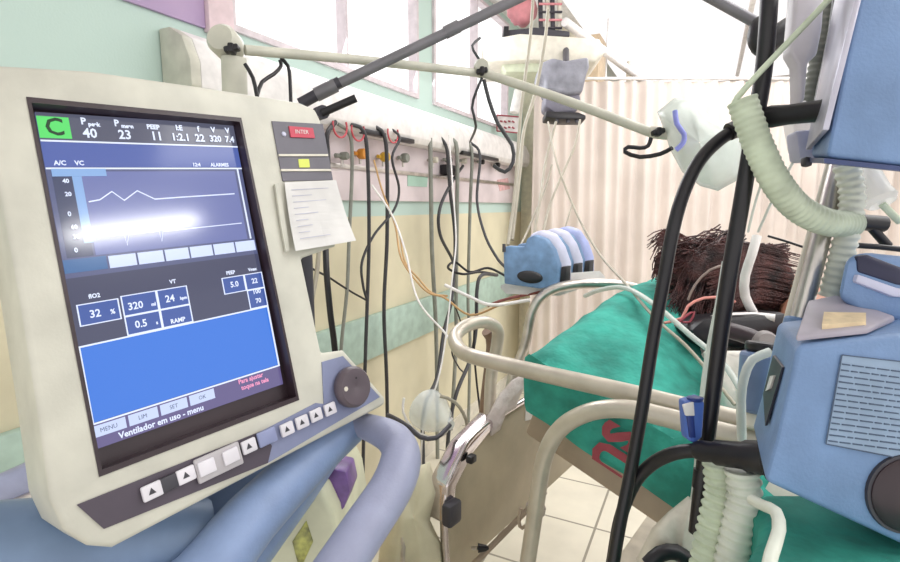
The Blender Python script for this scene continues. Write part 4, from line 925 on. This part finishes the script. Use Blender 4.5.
front = [(797, 346), (860, 338), (960, 326), (960, 562), (900, 545), (764, 482), (776, 440)]
bk = P(778, 322, .60)-P(797, 346, .47)
def lpx(u, v, off=0): return P(u, v, .47-off)
slab('casing', [lpx(*q) for q in front], bk, M_blue, lp, bev=.006, seg=3)
slab('label', [lpx(*q, .0012) for q in ((842, 355), (960, 368), (960, 470), (826, 444))], Fw*.0015, mat('label_grey_blue', '8ea3bd', .5), lp)
lst = [sweep([lpx(842, 355, .0018), lpx(960, 368, .0018)], .0006, straight=True, sides=4), sweep([lpx(842, 355, .0018), lpx(826, 444, .0018)], .0006, straight=True, sides=4), sweep([lpx(826, 444, .0018), lpx(960, 470, .0018)], .0006, straight=True, sides=4)]
for k in range(14):
    v0 = 364+k*5.9; u0 = 843-(v0-355)*.18; uu = u0+1
    random.seed(k+3)
    while uu < 950:
        wl = random.uniform(5, 16); lst.append(sweep([lpx(uu, v0+(uu-u0)*.13, .0018), lpx(uu+wl, v0+(uu+wl-u0)*.13, .0018)], .0007, straight=True, sides=4)); uu += wl+2.5
multi('label_text', lst, mat('label_ink', '4a5a72', .6), lp)
kb = lathe('round_port', lpx(905, 494, .0), -Fw, [(-.002, .034), (.004, .033), (.007, .029), (.008, .002)], M_brown, lp, 32)
lathe('port_ring', lpx(905, 494, .001), -Fw, [(-.002, .036), (.002, .0355)], M_dark, lp, 32)
# left face slot
lm = lambda f, g: lpx(797, 346).lerp(lpx(764, 482), g)+bk*f
slab('side_slot', [lm(.25, .22), lm(.75, .25), lm(.78, .60), (lm(.35, .72))], (lm(0, 0)-lpx(830, 340)).normalized()*.0025, M_dark, lp)
slab('side_tab', [lm(.42, .33), lm(.58, .38), lm(.62, .52), (lm(.46, .45))], (lm(0, 0)-lpx(830, 340)).normalized()*.0045, M_white, lp)
uh = pslab('upper_housing', [(846, 258), (862, 251), (900, 255), (980, 262), (980, 335), (895, 322), (860, 312), (838, 298)], .53, P(850, 270, .61)-P(850, 262, .53), M_blue, lp, bev=.008, seg=3)
pslab('carry_handle_slot', [(857, 256), (868, 254), (905, 268), (960, 274), (960, 290), (898, 285), (858, 272)], .528, Fw*.01, mat('slot_navy', '1b1c3c', .4), lp, bev=.003)
pslab('handle_lip', [(858, 274), (898, 288), (960, 294), (960, 300), (894, 297), (856, 282)], .525, Fw*.012, M_lav, lp, bev=.002)
slab('top_plate', [P(796, 342, .475), P(868, 334, .475), P(895, 322, .52), P(836, 300, .56), P(808, 306, .56)], Up*.006, mat('top_grey_pink', 'a9a2ae', .5), lp, bev=.002)
slab('cream_sticker', [P(822, 334, .482), P(866, 331, .482), P(866, 322, .50), P(824, 321, .51)], Up*.009, mat('sticker_cream', 'dcc6a2', .6, var=.1, scale=60), lp)
sp = thing('steel_post', P(797, 325, .62), 'steel double tube post joining the two blue pumps', 'post')
ptube('tube', [(797, 330, .62), (828, 210, .62), (843, 150, .62)], .0105, M_steel, sp, sides=18, straight=True); ptube('inner_tube', [(785, 330, .64), (817, 212, .64), (834, 150, .64)], .005, M_cream, sp, straight=True)
cyl('foot_sleeve', P(794, 338, .62), P(799, 318, .62), .015, M_blue, sp, 18, .003)
upm = thing('upper_blue_pump', P(870, 170, .5), 'large blue medical device cut by the upper right corner', 'medical device')
pslab('casing', [(866, -40), (1000, -40), (1000, 176), (900, 166), (826, 158), (832, 128)], .47, P(812, 158, .57)-P(828, 158, .47), M_blue, upm, bev=.006, seg=3)
slab('side_plate', [P(*q) for q in ((872, -42, .464), (848, -42, .56), (811, 150, .56), (829, 130, .464))], Rt*-.006, mat('side_plate_grey', 'b8b6c4', .35, .4), upm, bev=.001)
pslab('bottom_edge', [(824, 158), (900, 166), (1000, 176), (1000, 182), (900, 171), (824, 163)], .468, P(812, 158, .57)-P(828, 158, .47), mat('edge_navy', '33416e', .4), upm)
pslab('corner_bolt', [(806, 156), (813, 157), (813, 166), (806, 165)], .56, Fw*.01, M_dark, upm, bev=.002)
pslab('mount_plate', [(796, 130), (828, 128), (830, 160), (800, 160)], .58, Fw*.02, M_lav, upm, bev=.004)
dc = thing('drip_chamber', P(800, 130, .60), 'white flattened funnel shaped chamber hanging left of the upper blue pump', 'drip chamber')
pslab('chamber', [(798, -30), (828, -30), (823, 30), (818, 55), (809, 62), (806, 100), (799, 104), (798, 64), (791, 52), (794, 20)], .58, Fw*.018, mat('chamber_white', 'dcd6dc', .35, alpha=.9), dc, bev=.005, seg=3)
pslab('lower_cup', [(792, 118), (812, 116), (815, 150), (798, 152)], .60, Fw*.02, M_clear, dc, bev=.004)
cyl('outlet', P(802, 102, .59), P(804, 122, .60), .004, M_white, dc, 10)
tag(ptube('ribbed_grey_tube', [(830, -20, .62), (824, 30, .62), (816, 75, .62), (808, 112, .62)], .0095, M_hgrey, sides=16, corr=(.008, .08)), 'grey ribbed tube between the drip chamber and the upper blue pump', 'tube')
tag(ptube('grey_strap', [(842, -20, .60), (836, 30, .60), (826, 80, .60), (818, 118, .60)], .008, M_black), 'black strap running down beside the upper blue pump', 'strap')
ch = thing('clamp_handle', P(880, 245, .62), 'small black clamp with a slanted stem above the lower blue pump', 'clamp')
ptube('head', [(858, 222, .64), (884, 224, .64)], .010, M_black, ch, sides=12, straight=True); ptube('stem', [(872, 228, .64), (888, 246, .64)], .0055, M_black, ch, straight=True); ptube('rod', [(846, 245, .64), (880, 247, .63), (940, 254, .62)], .0035, M_black, ch)
t = thing('clear_canister', P(890, 208, .60), 'clear slanted canister just below the upper blue pump', 'canister')
lathe('body', P(862, 172, .62), P(884, 206, .60)-P(862, 172, .62), [(0, .017), (.03, .016), (.04, .018), (.046, .014)], M_clear, t, 20); cyl('outlet', P(882, 204, .6), P(900, 222, .6), .004, M_corr, t, 10)
ptube_ = tag(ptube('black_wire_arc', [(648, 565, .80), (660, 554, .80), (676, 552, .80), (690, 562, .80)], .012, M_black), 'thick black cable arch at the bottom in the crumpled wrap', 'cable')
